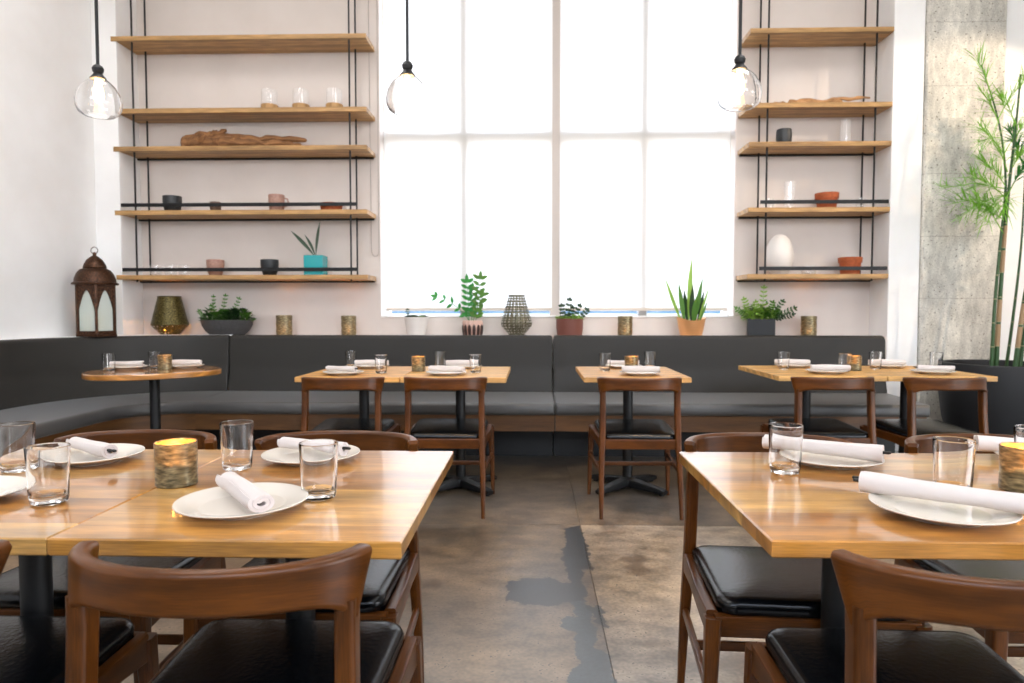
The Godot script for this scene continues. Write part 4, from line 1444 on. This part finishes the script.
func build_ledge() -> void:
	var y := 0.925
	var z := -5.74
	lantern(Vector3(-3.388, 0.943, -5.2))
	# brass tealight holder
	var o := thing("faceted_candle_holder", "faceted olive brass candle holder on the ledge right of the lantern", "candle", Vector3(-3.098, y, z))
	var prof := []
	for q in [[0.078, 0.018], [0.098, 0.040], [0.122, 0.065], [0.150, 0.098], [0.141, 0.135], [0.131, 0.175], [0.121, 0.215], [0.111, 0.255], [0.101, 0.295], [0.092, 0.332]]:
		prof.append(Vector2(q[0], q[1]))
	put(o, "shell", pierced(prof, 20, 0.55, 0, 2).mesh(30.0), M.brass)
	put(o, "rim", lathe_mesh([Vector2(0.089, 0.330), Vector2(0.094, 0.330), Vector2(0.096, 0.335), Vector2(0.094, 0.340), Vector2(0.089, 0.340), Vector2(0.089, 0.330)], 28), M.brass)
	put(o, "base_plate", lathe_mesh([Vector2(0, 0.014), Vector2(0.079, 0.014), Vector2(0.079, 0.02), Vector2(0, 0.02)], 24), M.brass)
	for k in 3:
		var a := TAU * k / 3 + 0.5
		put(o, "foot", lathe_mesh([Vector2(0, 0), Vector2(0.008, 0), Vector2(0.010, 0.015), Vector2(0, 0.015)], 10, Vector3(cos(a), 0, sin(a)) * 0.062), M.brass)
	put(o, "tealight", lathe_mesh([Vector2(0, 0.02), Vector2(0.02, 0.02), Vector2(0.02, 0.036), Vector2(0, 0.036)], 16, Vector3(0, 0, 0.062)), M.wax)
	flame(o, Vector3(0, 0.040, 0.068), 1.7)

	# stone bowl of succulents
	o = thing("succulent_bowl", "dark stone bowl planted with green succulents on the ledge", "planter", Vector3(-2.605, y, z - 0.005))
	put(o, "bowl", lathe_mesh([Vector2(0, 0), Vector2(0.13, 0), Vector2(0.142, 0.006), Vector2(0.185, 0.045), Vector2(0.212, 0.09), Vector2(0.222, 0.135), Vector2(0.218, 0.139), Vector2(0.205, 0.135), Vector2(0.195, 0.115), Vector2(0, 0.115)], 40, Vector3.ZERO), M.stone)
	(o.get_child(0) as Node3D).scale = Vector3(1, 1, 0.64)
	var g := Geo.new()
	g.lathe([Vector2(0, 0.112), Vector2(0.196, 0.112), Vector2(0.19, 0.122), Vector2(0, 0.13)], 24)
	var so := put(o, "soil", g.mesh(), M.soil)
	so.scale = Vector3(1, 1, 0.64)
	rng.seed = 501
	for q in [[-0.13, 0.16, 0.04, 0.055, 0], [-0.06, 0.17, 0.06, 0.05, 1], [0.02, 0.17, 0.05, 0.06, 0], [0.10, 0.175, 0.05, 0.055, 3], [0.165, 0.165, 0.02, 0.05, 1], [0.06, 0.20, 0.0, 0.05, 3], [0.135, 0.205, 0.0, 0.045, 3], [-0.02, 0.19, -0.02, 0.055, 1]]:
		g = Geo.new()
		rosette(g, Vector3(q[0], q[1] + 0.005, q[2]), q[3] * 1.25, 4)
		leaf_cluster(g, Vector3(q[0], 0.12, q[2]), 0.06, 0.12, 60, 0.048, 0.022)
		put(o, "succulent", g.mesh(60.0), M.leaf[q[4]])
	for q in [[Vector3(-0.10, 0.13, 0), Vector3(-0.12, 1, 0), 0.20], [Vector3(-0.04, 0.13, 0), Vector3(0.1, 1, 0), 0.21], [Vector3(0.02, 0.13, 0), Vector3(0.45, 1, 0), 0.20], [Vector3(-0.16, 0.13, 0.02), Vector3(-0.6, 0.7, 0.2), 0.10], [Vector3(-0.07, 0.13, 0.03), Vector3(-0.4, 1, 0.2), 0.13]]:
		g = Geo.new()
		sprig(g, q[0], q[1], q[2], 7, 0.028, 0.014, Vector3(0.1, 0.2, 0))
		put(o, "sprig", g.mesh(60.0), M.leaf[1])

	ledge_candle("mercury glass candle cup left of a second one under the left shelves", Vector3(-2.112, y, z), 0.066, 0.178, 1.2)
	ledge_candle("mercury glass candle cup right of a second one, beside the window's left edge", Vector3(-1.56, y, z), 0.062, 0.175, 1.2)

	# white pot with small succulents
	o = thing("potted_succulent", "white tapered pot of small succulents at the left end of the window", "potted plant", Vector3(-0.985, y, z))
	put(o, "pot", lathe_mesh(hollow(0.072, 0.102, 0.163, 0.008, 0.13), 32), M.ceramic_white)
	put(o, "soil", lathe_mesh([Vector2(0, 0.135), Vector2(0.088, 0.135), Vector2(0.086, 0.148), Vector2(0, 0.152)], 20), M.soil)
	for q in [[-0.055, 0.05, 0.045, 3], [0.0, 0.02, 0.04, 0], [0.05, 0.05, 0.04, 1], [0.06, -0.02, 0.045, 3], [-0.03, -0.03, 0.05, 0]]:
		g = Geo.new()
		rosette(g, Vector3(q[0], 0.155, q[1]), q[2], 4)
		put(o, "succulent", g.mesh(60.0), M.leaf[q[3]])
	g = Geo.new()
	sprig(g, Vector3(-0.06, 0.15, 0.03), Vector3(-0.1, 1, 0), 0.07, 4, 0.022, 0.012, Vector3.ZERO)
	put(o, "sprig", g.mesh(60.0), M.leaf[3])

	# zamioculcas in a ribbed jar
	o = thing("potted_zz_plant", "upright glossy green plant in a ribbed jar before the window", "potted plant", Vector3(-0.508, y, z))
	g = Geo.new()
	var rings := []
	for q in [[0.066, 0.0], [0.074, 0.01], [0.082, 0.06], [0.083, 0.115], [0.078, 0.135], [0.074, 0.135], [0.074, 0.115]]:
		var ring := PackedVector3Array()
		for i in 56:
			var a := TAU * i / 56
			ring.append(Vector3(cos(a), 0, sin(a)) * (float(q[0]) + 0.004 * cos(a * 14.0)) + Vector3.UP * float(q[1]))
		rings.append(ring)
	g.loft(rings)
	put(o, "jar", g.mesh(50.0), plain(Color(0.80, 0.66, 0.60), 0.25))
	for i in 14:
		var a := TAU * i / 14
		g = Geo.new()
		g.sweep([Vector3(cos(a), 0, sin(a)) * 0.0785 + Vector3.UP * 0.008, Vector3(cos(a), 0, sin(a)) * 0.0865 + Vector3.UP * 0.06, Vector3(cos(a), 0, sin(a)) * 0.0865 + Vector3.UP * 0.088, Vector3(cos(a), 0, sin(a)) * 0.084 + Vector3.UP * 0.10], [Vector2(0.024, 0.006), Vector2(0.028, 0.006), Vector2(0.022, 0.006), Vector2(0.008, 0.004)], 0.002, Vector3(cos(a), 0, sin(a)))
		put(o, "dark_rib", g.mesh(), plain(Color(0.20, 0.11, 0.09), 0.4) if not M.has("rib") else M.rib)
	put(o, "soil", lathe_mesh([Vector2(0, 0.11), Vector2(0.073, 0.11), Vector2(0.07, 0.122), Vector2(0, 0.126)], 20), M.soil)
	rng.seed = 77
	for q in [[Vector3(-0.03, 0.12, 0), Vector3(-0.05, 1, 0.05), 0.33, 7, 0.078, 0.036], [Vector3(0.025, 0.12, 0), Vector3(0.12, 1, 0.0), 0.36, 7, 0.078, 0.036], [Vector3(0.0, 0.12, 0.02), Vector3(0.35, 0.9, 0.1), 0.24, 5, 0.07, 0.034], [Vector3(-0.01, 0.12, -0.02), Vector3(0.02, 1, -0.1), 0.27, 6, 0.07, 0.034], [Vector3(-0.02, 0.12, 0), Vector3(-0.62, 0.9, 0), 0.36, 5, 0.062, 0.03]]:
		g = Geo.new()
		sprig(g, q[0], q[1], q[2], q[3], q[4], q[5], Vector3(0.0, 0.25, 0) if q[1].x > -0.3 else Vector3(-0.8, -0.4, 0))
		put(o, "stem", g.mesh(60.0), M.leaf[4] if q[1].x < 0.1 else M.leaf[1])

	# pierced metal lantern vase
	o = thing("pierced_lantern_vase", "pierced silvery metal lantern vase before the middle of the window", "vase", Vector3(-0.138, y, z))
	prof = []
	for i in 15:
		var f := i / 14.0
		var r := lerpf(0.068, 0.134, f / 0.24) if f < 0.24 else lerpf(0.134, 0.068, pow((f - 0.24) / 0.76, 1.15))
		prof.append(Vector2(r, 0.018 + 0.322 * f))
	put(o, "shell", pierced(prof, 18, 0.82).mesh(40.0), M.silver)
	put(o, "rim", lathe_mesh([Vector2(0.066, 0.338), Vector2(0.070, 0.338), Vector2(0.071, 0.343), Vector2(0.069, 0.348), Vector2(0.066, 0.348), Vector2(0.066, 0.338)], 28), M.silver)
	put(o, "base_plate", lathe_mesh([Vector2(0, 0.014), Vector2(0.069, 0.014), Vector2(0.069, 0.02), Vector2(0, 0.02)], 24), M.silver)
	for k in 4:
		var a := TAU * k / 4 + 0.4
		put(o, "foot", lathe_mesh([Vector2(0, 0), Vector2(0.006, 0), Vector2(0.007, 0.015), Vector2(0, 0.015)], 10, Vector3(cos(a), 0, sin(a)) * 0.058), M.silver)

	# reddish pot
	o = thing("potted_herb", "reddish brown pot with a small leafy plant before the right window half", "potted plant", Vector3(0.307, y, z))
	put(o, "pot", lathe_mesh([Vector2(0, 0), Vector2(0.096, 0), Vector2(0.104, 0.006), Vector2(0.112, 0.07), Vector2(0.113, 0.145), Vector2(0.109, 0.150), Vector2(0.103, 0.146), Vector2(0.10, 0.125), Vector2(0, 0.125)], 32), M.clay_red)
	put(o, "soil", lathe_mesh([Vector2(0, 0.122), Vector2(0.101, 0.122), Vector2(0.098, 0.134), Vector2(0, 0.138)], 20), M.soil)
	rng.seed = 91
	g = Geo.new()
	leaf_cluster(g, Vector3(0, 0.135, 0), 0.105, 0.045, 150, 0.035, 0.02)
	put(o, "low_foliage", g.mesh(60.0), M.leaf[2])
	for q in [[Vector3(-0.02, 0.13, 0), Vector3(0.05, 1, 0), 0.17], [Vector3(-0.05, 0.13, 0), Vector3(-0.2, 1, 0), 0.12], [Vector3(0.03, 0.13, 0), Vector3(0.35, 1, 0), 0.13], [Vector3(0.07, 0.13, 0), Vector3(0.75, 1, 0), 0.11], [Vector3(0.0, 0.13, 0.02), Vector3(0.1, 1, 0.3), 0.11]]:
		g = Geo.new()
		sprig(g, q[0], q[1], q[2], 4, 0.034, 0.026, Vector3(0.15, 0, 0))
		put(o, "sprig", g.mesh(60.0), M.leaf[3])

	ledge_candle("mercury glass candle cup before the right window half, right of the reddish pot", Vector3(0.770, y, z), 0.062, 0.172, 1.2)

	# snake plant
	o = thing("potted_snake_plant", "snake plant with tall pointed leaves in a copper-gold pot", "potted plant", Vector3(1.318, y, z))
	g = Geo.new()
	rings = []
	for q in [[0.082, 0.0], [0.088, 0.008], [0.102, 0.06], [0.112, 0.11], [0.120, 0.15], [0.114, 0.148], [0.105, 0.11], [0.10, 0.10]]:
		var ring := PackedVector3Array()
		for i in 40:
			var a := TAU * i / 40
			var wave: float = 0.016 * cos(a * 2.0) * clampf((float(q[1]) - 0.05) / 0.08, 0.0, 1.0)
			ring.append(Vector3(cos(a) * float(q[0]), float(q[1]) + wave, sin(a) * float(q[0])))
		rings.append(ring)
	g.loft(rings)
	put(o, "pot", g.mesh(50.0), M.gold)
	put(o, "soil", lathe_mesh([Vector2(0, 0.095), Vector2(0.101, 0.095), Vector2(0.098, 0.107), Vector2(0, 0.112)], 20), M.soil)
	for q in [[-0.02, Vector3(0.0, 1, 0), 0.56, 0.045, 2], [-0.05, Vector3(-0.22, 1, 0.1), 0.36, 0.042, 1], [0.0, Vector3(-0.05, 1, 0.2), 0.34, 0.045, 3], [0.03, Vector3(0.10, 1, 0.1), 0.40, 0.038, 1], [0.05, Vector3(0.18, 1, -0.1), 0.30, 0.035, 3], [-0.07, Vector3(-0.42, 1, 0), 0.42, 0.03, 2], [0.05, Vector3(0.26, 1, 0.05), 0.34, 0.024, 2], [-0.03, Vector3(-0.12, 1, -0.1), 0.30, 0.045, 3], [0.015, Vector3(0.04, 1, 0.25), 0.26, 0.045, 1], [0.06, Vector3(0.34, 1, 0), 0.22, 0.022, 1]]:
		g = Geo.new()
		g.blade(Vector3(q[0], 0.10, 0), q[1], Vector3(rng.randf_range(-0.4, 0.4), 0, 1), q[2], q[3], Vector3(0.08, 0, 0), 7, 0.35, 0.5)
		put(o, "leaf", g.mesh(60.0), M.leaf[q[4]])

	# black cube with a bushy plant
	o = thing("potted_bush", "bushy light green plant in a black cube pot right of the window", "potted plant", Vector3(1.893, y, z), deg_to_rad(-16))
	_square_pot(o, 0.215, 0.15, M.cube_black)
	rng.seed = 133
	for q in [[-0.06, 0.03, 2], [0.05, 0.02, 1], [0.0, 0.06, 2], [0.06, -0.03, 1], [-0.03, -0.02, 0]]:
		g = Geo.new()
		leaf_cluster(g, Vector3(q[0], 0.14, q[1]), 0.095, 0.15, 110, 0.05, 0.024)
		put(o, "foliage", g.mesh(60.0), M.leaf[q[2]])
	for q in [[Vector3(0.01, 0.15, 0), Vector3(0.02, 1, 0), 0.25, 2], [Vector3(-0.06, 0.15, 0), Vector3(-0.5, 1, 0), 0.17, 2], [Vector3(-0.08, 0.15, 0.03), Vector3(-0.9, 0.6, 0.2), 0.14, 1], [Vector3(0.06, 0.15, 0), Vector3(0.6, 0.8, 0), 0.17, 0], [Vector3(0.08, 0.15, 0.02), Vector3(1, 0.45, 0.1), 0.19, 0], [Vector3(0.09, 0.15, 0.05), Vector3(1, 0.2, 0.2), 0.15, 3], [Vector3(-0.02, 0.15, 0.05), Vector3(-0.2, 0.9, 0.5), 0.15, 2], [Vector3(0.04, 0.15, 0.05), Vector3(0.3, 0.9, 0.5), 0.15, 1]]:
		g = Geo.new()
		sprig(g, q[0], q[1], q[2], 7, 0.034, 0.017, Vector3(0.05, 0.1, 0))
		put(o, "sprig", g.mesh(60.0), M.leaf[q[3]])

	ledge_candle("mercury glass candle cup at the right end of the ledge beside the pier", Vector3(2.287, y, z), 0.062, 0.172, 1.2)

func build_bamboo() -> void:
	var o := thing("planter", "large dark grey round planter beside the concrete column", "planter", Vector3(3.46, 0, -5.14))
	put(o, "body", lathe_mesh([Vector2(0, 0), Vector2(0.24, 0), Vector2(0.26, 0.01), Vector2(0.325, 0.16), Vector2(0.372, 0.34), Vector2(0.395, 0.52), Vector2(0.397, 0.66), Vector2(0.392, 0.745), Vector2(0.386, 0.755), Vector2(0.368, 0.755), Vector2(0.362, 0.745), Vector2(0.362, 0.69), Vector2(0, 0.69)], 56), M.planter)
	put(o, "soil", lathe_mesh([Vector2(0, 0.688), Vector2(0.362, 0.688), Vector2(0.35, 0.70), Vector2(0, 0.715)], 32), M.soil)
	o = thing("bamboo", "green bamboo with slender culms growing in the large planter", "bamboo", Vector3(3.46, 0.70, -5.14))
	rng.seed = 404
	var culms := [
		[[Vector3(-0.10, 0, 0.04), Vector3(-0.085, 0.45, 0.03), Vector3(-0.05, 0.95, 0.02), Vector3(-0.01, 1.35, 0.0), Vector3(-0.05, 1.8, -0.03), Vector3(-0.16, 2.25, -0.08)], 0.013, 0],
		[[Vector3(-0.055, 0, 0.02), Vector3(-0.045, 0.4, 0.02), Vector3(-0.025, 0.9, 0.02), Vector3(0.0, 1.35, 0.02), Vector3(0.05, 1.8, 0.0), Vector3(0.07, 2.15, 0.0)], 0.017, 1],
		[[Vector3(-0.04, 0, -0.06), Vector3(-0.03, 0.5, -0.05), Vector3(0.0, 1.0, -0.03), Vector3(0.02, 1.4, 0.0)], 0.011, 0],
		[[Vector3(0.06, 0, 0.05), Vector3(0.105, 0.45, 0.05), Vector3(0.17, 0.9, 0.04), Vector3(0.25, 1.4, 0.03), Vector3(0.33, 1.85, 0.0)], 0.017, 1],
		[[Vector3(0.13, 0, 0.0), Vector3(0.17, 0.4, 0.0), Vector3(0.24, 0.9, 0.0), Vector3(0.30, 1.35, 0.0), Vector3(0.30, 1.8, 0.0)], 0.014, 0],
		[[Vector3(0.10, 0, -0.10), Vector3(0.15, 0.5, -0.10), Vector3(0.20, 1.0, -0.12), Vector3(0.22, 1.6, -0.14)], 0.012, 0],
	]
	for c in culms:
		var curve := Curve3D.new()
		for i in c[0].size():
			var v: Vector3 = c[0][i]
			var before: Vector3 = c[0][maxi(i - 1, 0)]
			var after: Vector3 = c[0][mini(i + 1, c[0].size() - 1)]
			curve.add_point(v, (before - after) / 6.0, (after - before) / 6.0)
		var pts := []
		var radii := []
		var length := curve.get_baked_length()
		for i in 21:
			pts.append(curve.sample_baked(length * i / 20.0))
			radii.append(float(c[1]) * lerpf(1.0, 0.35, i / 20.0))
		var g := Geo.new()
		g.tube(pts, radii, 9)
		var culm := put(o, "culm", g.mesh(), M.culm)
		var joints := int(length / 0.17)
		for i in range(1, joints):
			var f := float(i) / joints
			var at := curve.sample_baked(length * f)
			var r := float(c[1]) * lerpf(1.0, 0.35, f)
			g = Geo.new()
			g.lathe([Vector2(r * 0.9, -0.004), Vector2(r * 1.25, 0.0), Vector2(r * 0.9, 0.005)], 9, at)
			put(culm, "joint_ring", g.mesh(), M.ring)
			if c[2] == 1 and f < 0.55 and i % 3 != 0:
				# tan sheath on the lower part of the culm
				var up := curve.sample_baked(length * (f + 0.9 / joints))
				g = Geo.new()
				g.tube([at, up], [r * 1.06, r * 1.02], 9)
				put(culm, "tan_sheath", g.mesh(), M.culm_tan)
	# twigs with narrow leaves: from, towards, length, how many leaves, which green
	var twigs := [
		[Vector3(-0.03, 1.00, 0.02), Vector3(-0.30, 1.28, 0.10), 20, 0], [Vector3(-0.03, 1.20, 0.0), Vector3(-0.42, 1.22, 0.05), 26, 0], [Vector3(-0.02, 1.26, 0.02), Vector3(-0.36, 1.40, 0.12), 26, 0], [Vector3(0.0, 1.3, 0.0), Vector3(-0.26, 1.08, 0.15), 22, 0], [Vector3(-0.01, 1.33, 0.0), Vector3(-0.46, 1.34, -0.05), 24, 0], [Vector3(0.0, 1.33, 0.0), Vector3(-0.22, 1.52, 0.05), 18, 0], [Vector3(0.0, 1.3, 0.02), Vector3(-0.15, 1.12, 0.2), 20, 0],
		[Vector3(-0.03, 1.60, -0.02), Vector3(-0.22, 1.78, -0.02), 12, 1], [Vector3(-0.05, 1.80, -0.03), Vector3(-0.20, 2.02, 0.0), 12, 1], [Vector3(-0.06, 1.84, -0.03), Vector3(0.08, 2.08, 0.0), 14, 1], [Vector3(-0.10, 2.02, -0.05), Vector3(-0.22, 2.30, -0.06), 10, 1], [Vector3(0.03, 1.62, 0.0), Vector3(0.14, 1.86, 0.0), 14, 1], [Vector3(0.05, 1.78, 0.0), Vector3(-0.08, 1.98, 0.02), 12, 1], [Vector3(0.06, 2.0, 0.0), Vector3(0.13, 2.22, 0.0), 10, 1], [Vector3(0.0, 1.45, 0.0), Vector3(-0.14, 1.64, 0.05), 12, 1], [Vector3(0.0, 1.42, 0.0), Vector3(0.12, 1.62, 0.05), 14, 1],
		[Vector3(0.02, 1.32, 0.0), Vector3(0.14, 1.50, 0.02), 12, 2], [Vector3(0.14, 1.50, 0.02), Vector3(0.26, 1.72, 0.02), 22, 2], [Vector3(0.25, 1.4, 0.03), Vector3(0.14, 1.66, 0.05), 20, 2], [Vector3(0.30, 1.6, 0.0), Vector3(0.20, 1.90, 0.04), 24, 2], [Vector3(0.33, 1.8, 0.0), Vector3(0.26, 2.10, 0.0), 24, 2], [Vector3(0.28, 1.5, 0.0), Vector3(0.42, 1.75, 0.0), 26, 2], [Vector3(0.31, 1.7, 0.0), Vector3(0.45, 1.95, 0.0), 26, 2], [Vector3(0.22, 1.3, 0.0), Vector3(0.12, 1.46, 0.06), 16, 2], [Vector3(0.24, 1.35, 0.0), Vector3(0.35, 1.52, 0.1), 22, 2], [Vector3(0.21, 1.5, -0.14), Vector3(0.10, 1.78, -0.14), 18, 2],
		[Vector3(0.20, 1.2, 0.03), Vector3(0.40, 1.36, 0.08), 22, 2], [Vector3(0.24, 1.3, 0.03), Vector3(0.44, 1.55, 0.06), 24, 2], [Vector3(0.30, 1.75, 0.0), Vector3(0.38, 2.02, 0.05), 22, 2], [Vector3(0.22, 1.4, 0.0), Vector3(0.27, 1.62, 0.08), 18, 1],
		[Vector3(-0.02, 1.28, 0.0), Vector3(-0.38, 1.10, 0.06), 20, 0], [Vector3(-0.03, 1.1, 0.02), Vector3(-0.36, 1.16, 0.16), 18, 0], [Vector3(-0.04, 1.7, -0.02), Vector3(-0.26, 1.62, 0.06), 12, 1],
	]
	for q in twigs:
		var a: Vector3 = q[0]
		var b: Vector3 = q[1]
		var n: int = int(q[2] * 3.6)
		var g := Geo.new()
		var mid := (a + b) / 2 + Vector3(0, 0.04, 0)
		g.tube([a, mid, b], [0.004, 0.003, 0.0015], 5)
		for i in n:
			var f := lerpf(0.2, 1.0, float(i) / n)
			var at := a.lerp(mid, f).lerp(mid.lerp(b, f), f)
			var along := (b - a).normalized()
			var d := (along * rng.randf_range(0.3, 1.0) + Vector3(rng.randf_range(-0.8, 0.8), rng.randf_range(-0.5, 0.8), rng.randf_range(-0.7, 0.7))).normalized()
			g.blade(at, d, Vector3(rng.randf_range(-0.4, 0.4), 1, rng.randf_range(-0.4, 0.4)), rng.randf_range(0.08, 0.18), rng.randf_range(0.0045, 0.0085) if q[3] != 2 else rng.randf_range(0.009, 0.015), Vector3(0, -0.45, 0), 3, 0.15, 0.35)
		var t := put(o, "leafy_twig", g.mesh(60.0), M.leaf_bamboo_dark if q[3] == 2 else M.leaf_bamboo)
		t.set_meta("kind", "stuff")

func build_lamps() -> void:
	pendant("clear glass pendant lamp glowing before the left wall", Vector3(-2.045, 2.135, -3.2))
	pendant("clear glass pendant lamp hanging before the left side of the window", Vector3(-0.583, 2.135, -3.2))
	pendant("clear glass pendant lamp hanging before the right edge of the window", Vector3(0.942, 2.145, -3.2))
	# unseen flat ceiling lights, added to brighten the tables and walls
	for q in [[-1.9, -1.0, "added square ceiling light brightening the left foreground"], [1.7, -1.0, "added square ceiling light brightening the right foreground"], [-1.9, -3.5, "added square ceiling light brightening the far left tables"], [1.7, -3.5, "added square ceiling light brightening the far right tables"]]:
		var c := thing("added_ceiling_light", q[2], "ceiling light", Vector3(q[0], 4.60, q[1]), 0.0, "added square ceiling lights")
		put(c, "frame", box_mesh(Vector3(0, -0.03, 0), Vector3(1.26, 0.06, 1.26), 0.004), M.white)
		put(c, "added_diffuser_light", box_mesh(Vector3(0, -0.064, 0), Vector3(1.2, 0.008, 1.2), 0.002), M.added_panel_glow)
		var l := AreaLight3D.new()
		l.name = "added_panel_light"
		c.add_child(l)
		l.position = Vector3(0, -0.072, 0)
		l.rotation_degrees = Vector3(-90, 0, 0)
		l.area_size = Vector2(1.2, 1.2)
		l.light_color = Color(1.0, 0.99, 0.985)
		l.light_energy = ADDED_CEILING_ENERGY
		l.area_range = 14.0
		l.area_attenuation = 2.0
		l.shadow_enabled = true
	# spotlight on the bamboo, outside the picture
	var at := Vector3(4.95, 3.55, -3.95)
	var aim := Vector3(3.35, 1.95, -5.58)
	var o := thing("ceiling_spotlight", "black ceiling spotlight aimed at the bamboo", "spotlight", at)
	var d := (aim - at).normalized()
	var g := Geo.new()
	g.tube([d * -0.15, d * -0.005], [0.055], 20)
	put(o, "housing", g.mesh(), M.black)
	g = Geo.new()
	g.tube([d * -0.10, Vector3(0, 1.05, 0) + d * -0.1], [0.01], 8)
	put(o, "hanging_tube", g.mesh(), M.black)
	g = Geo.new()
	g.tube([d * -0.004, d * 0.0], [0.045], 20)
	put(o, "lamp_face", g.mesh(), M.filament)
	var l := SpotLight3D.new()
	l.name = "spot_light"
	o.add_child(l)
	l.look_at_from_position(at + d * 0.012, aim, Vector3.UP)
	l.spot_angle = 31.0
	l.spot_angle_attenuation = 0.35
	l.light_color = Color(1.0, 0.90, 0.79)
	l.light_energy = SPOT_ENERGY
	l.light_size = 0.012
	l.spot_range = 12.0
	l.spot_attenuation = 2.0
	l.shadow_enabled = true

const SPOT_ENERGY := 3.8
const ADDED_CEILING_ENERGY := 1.75
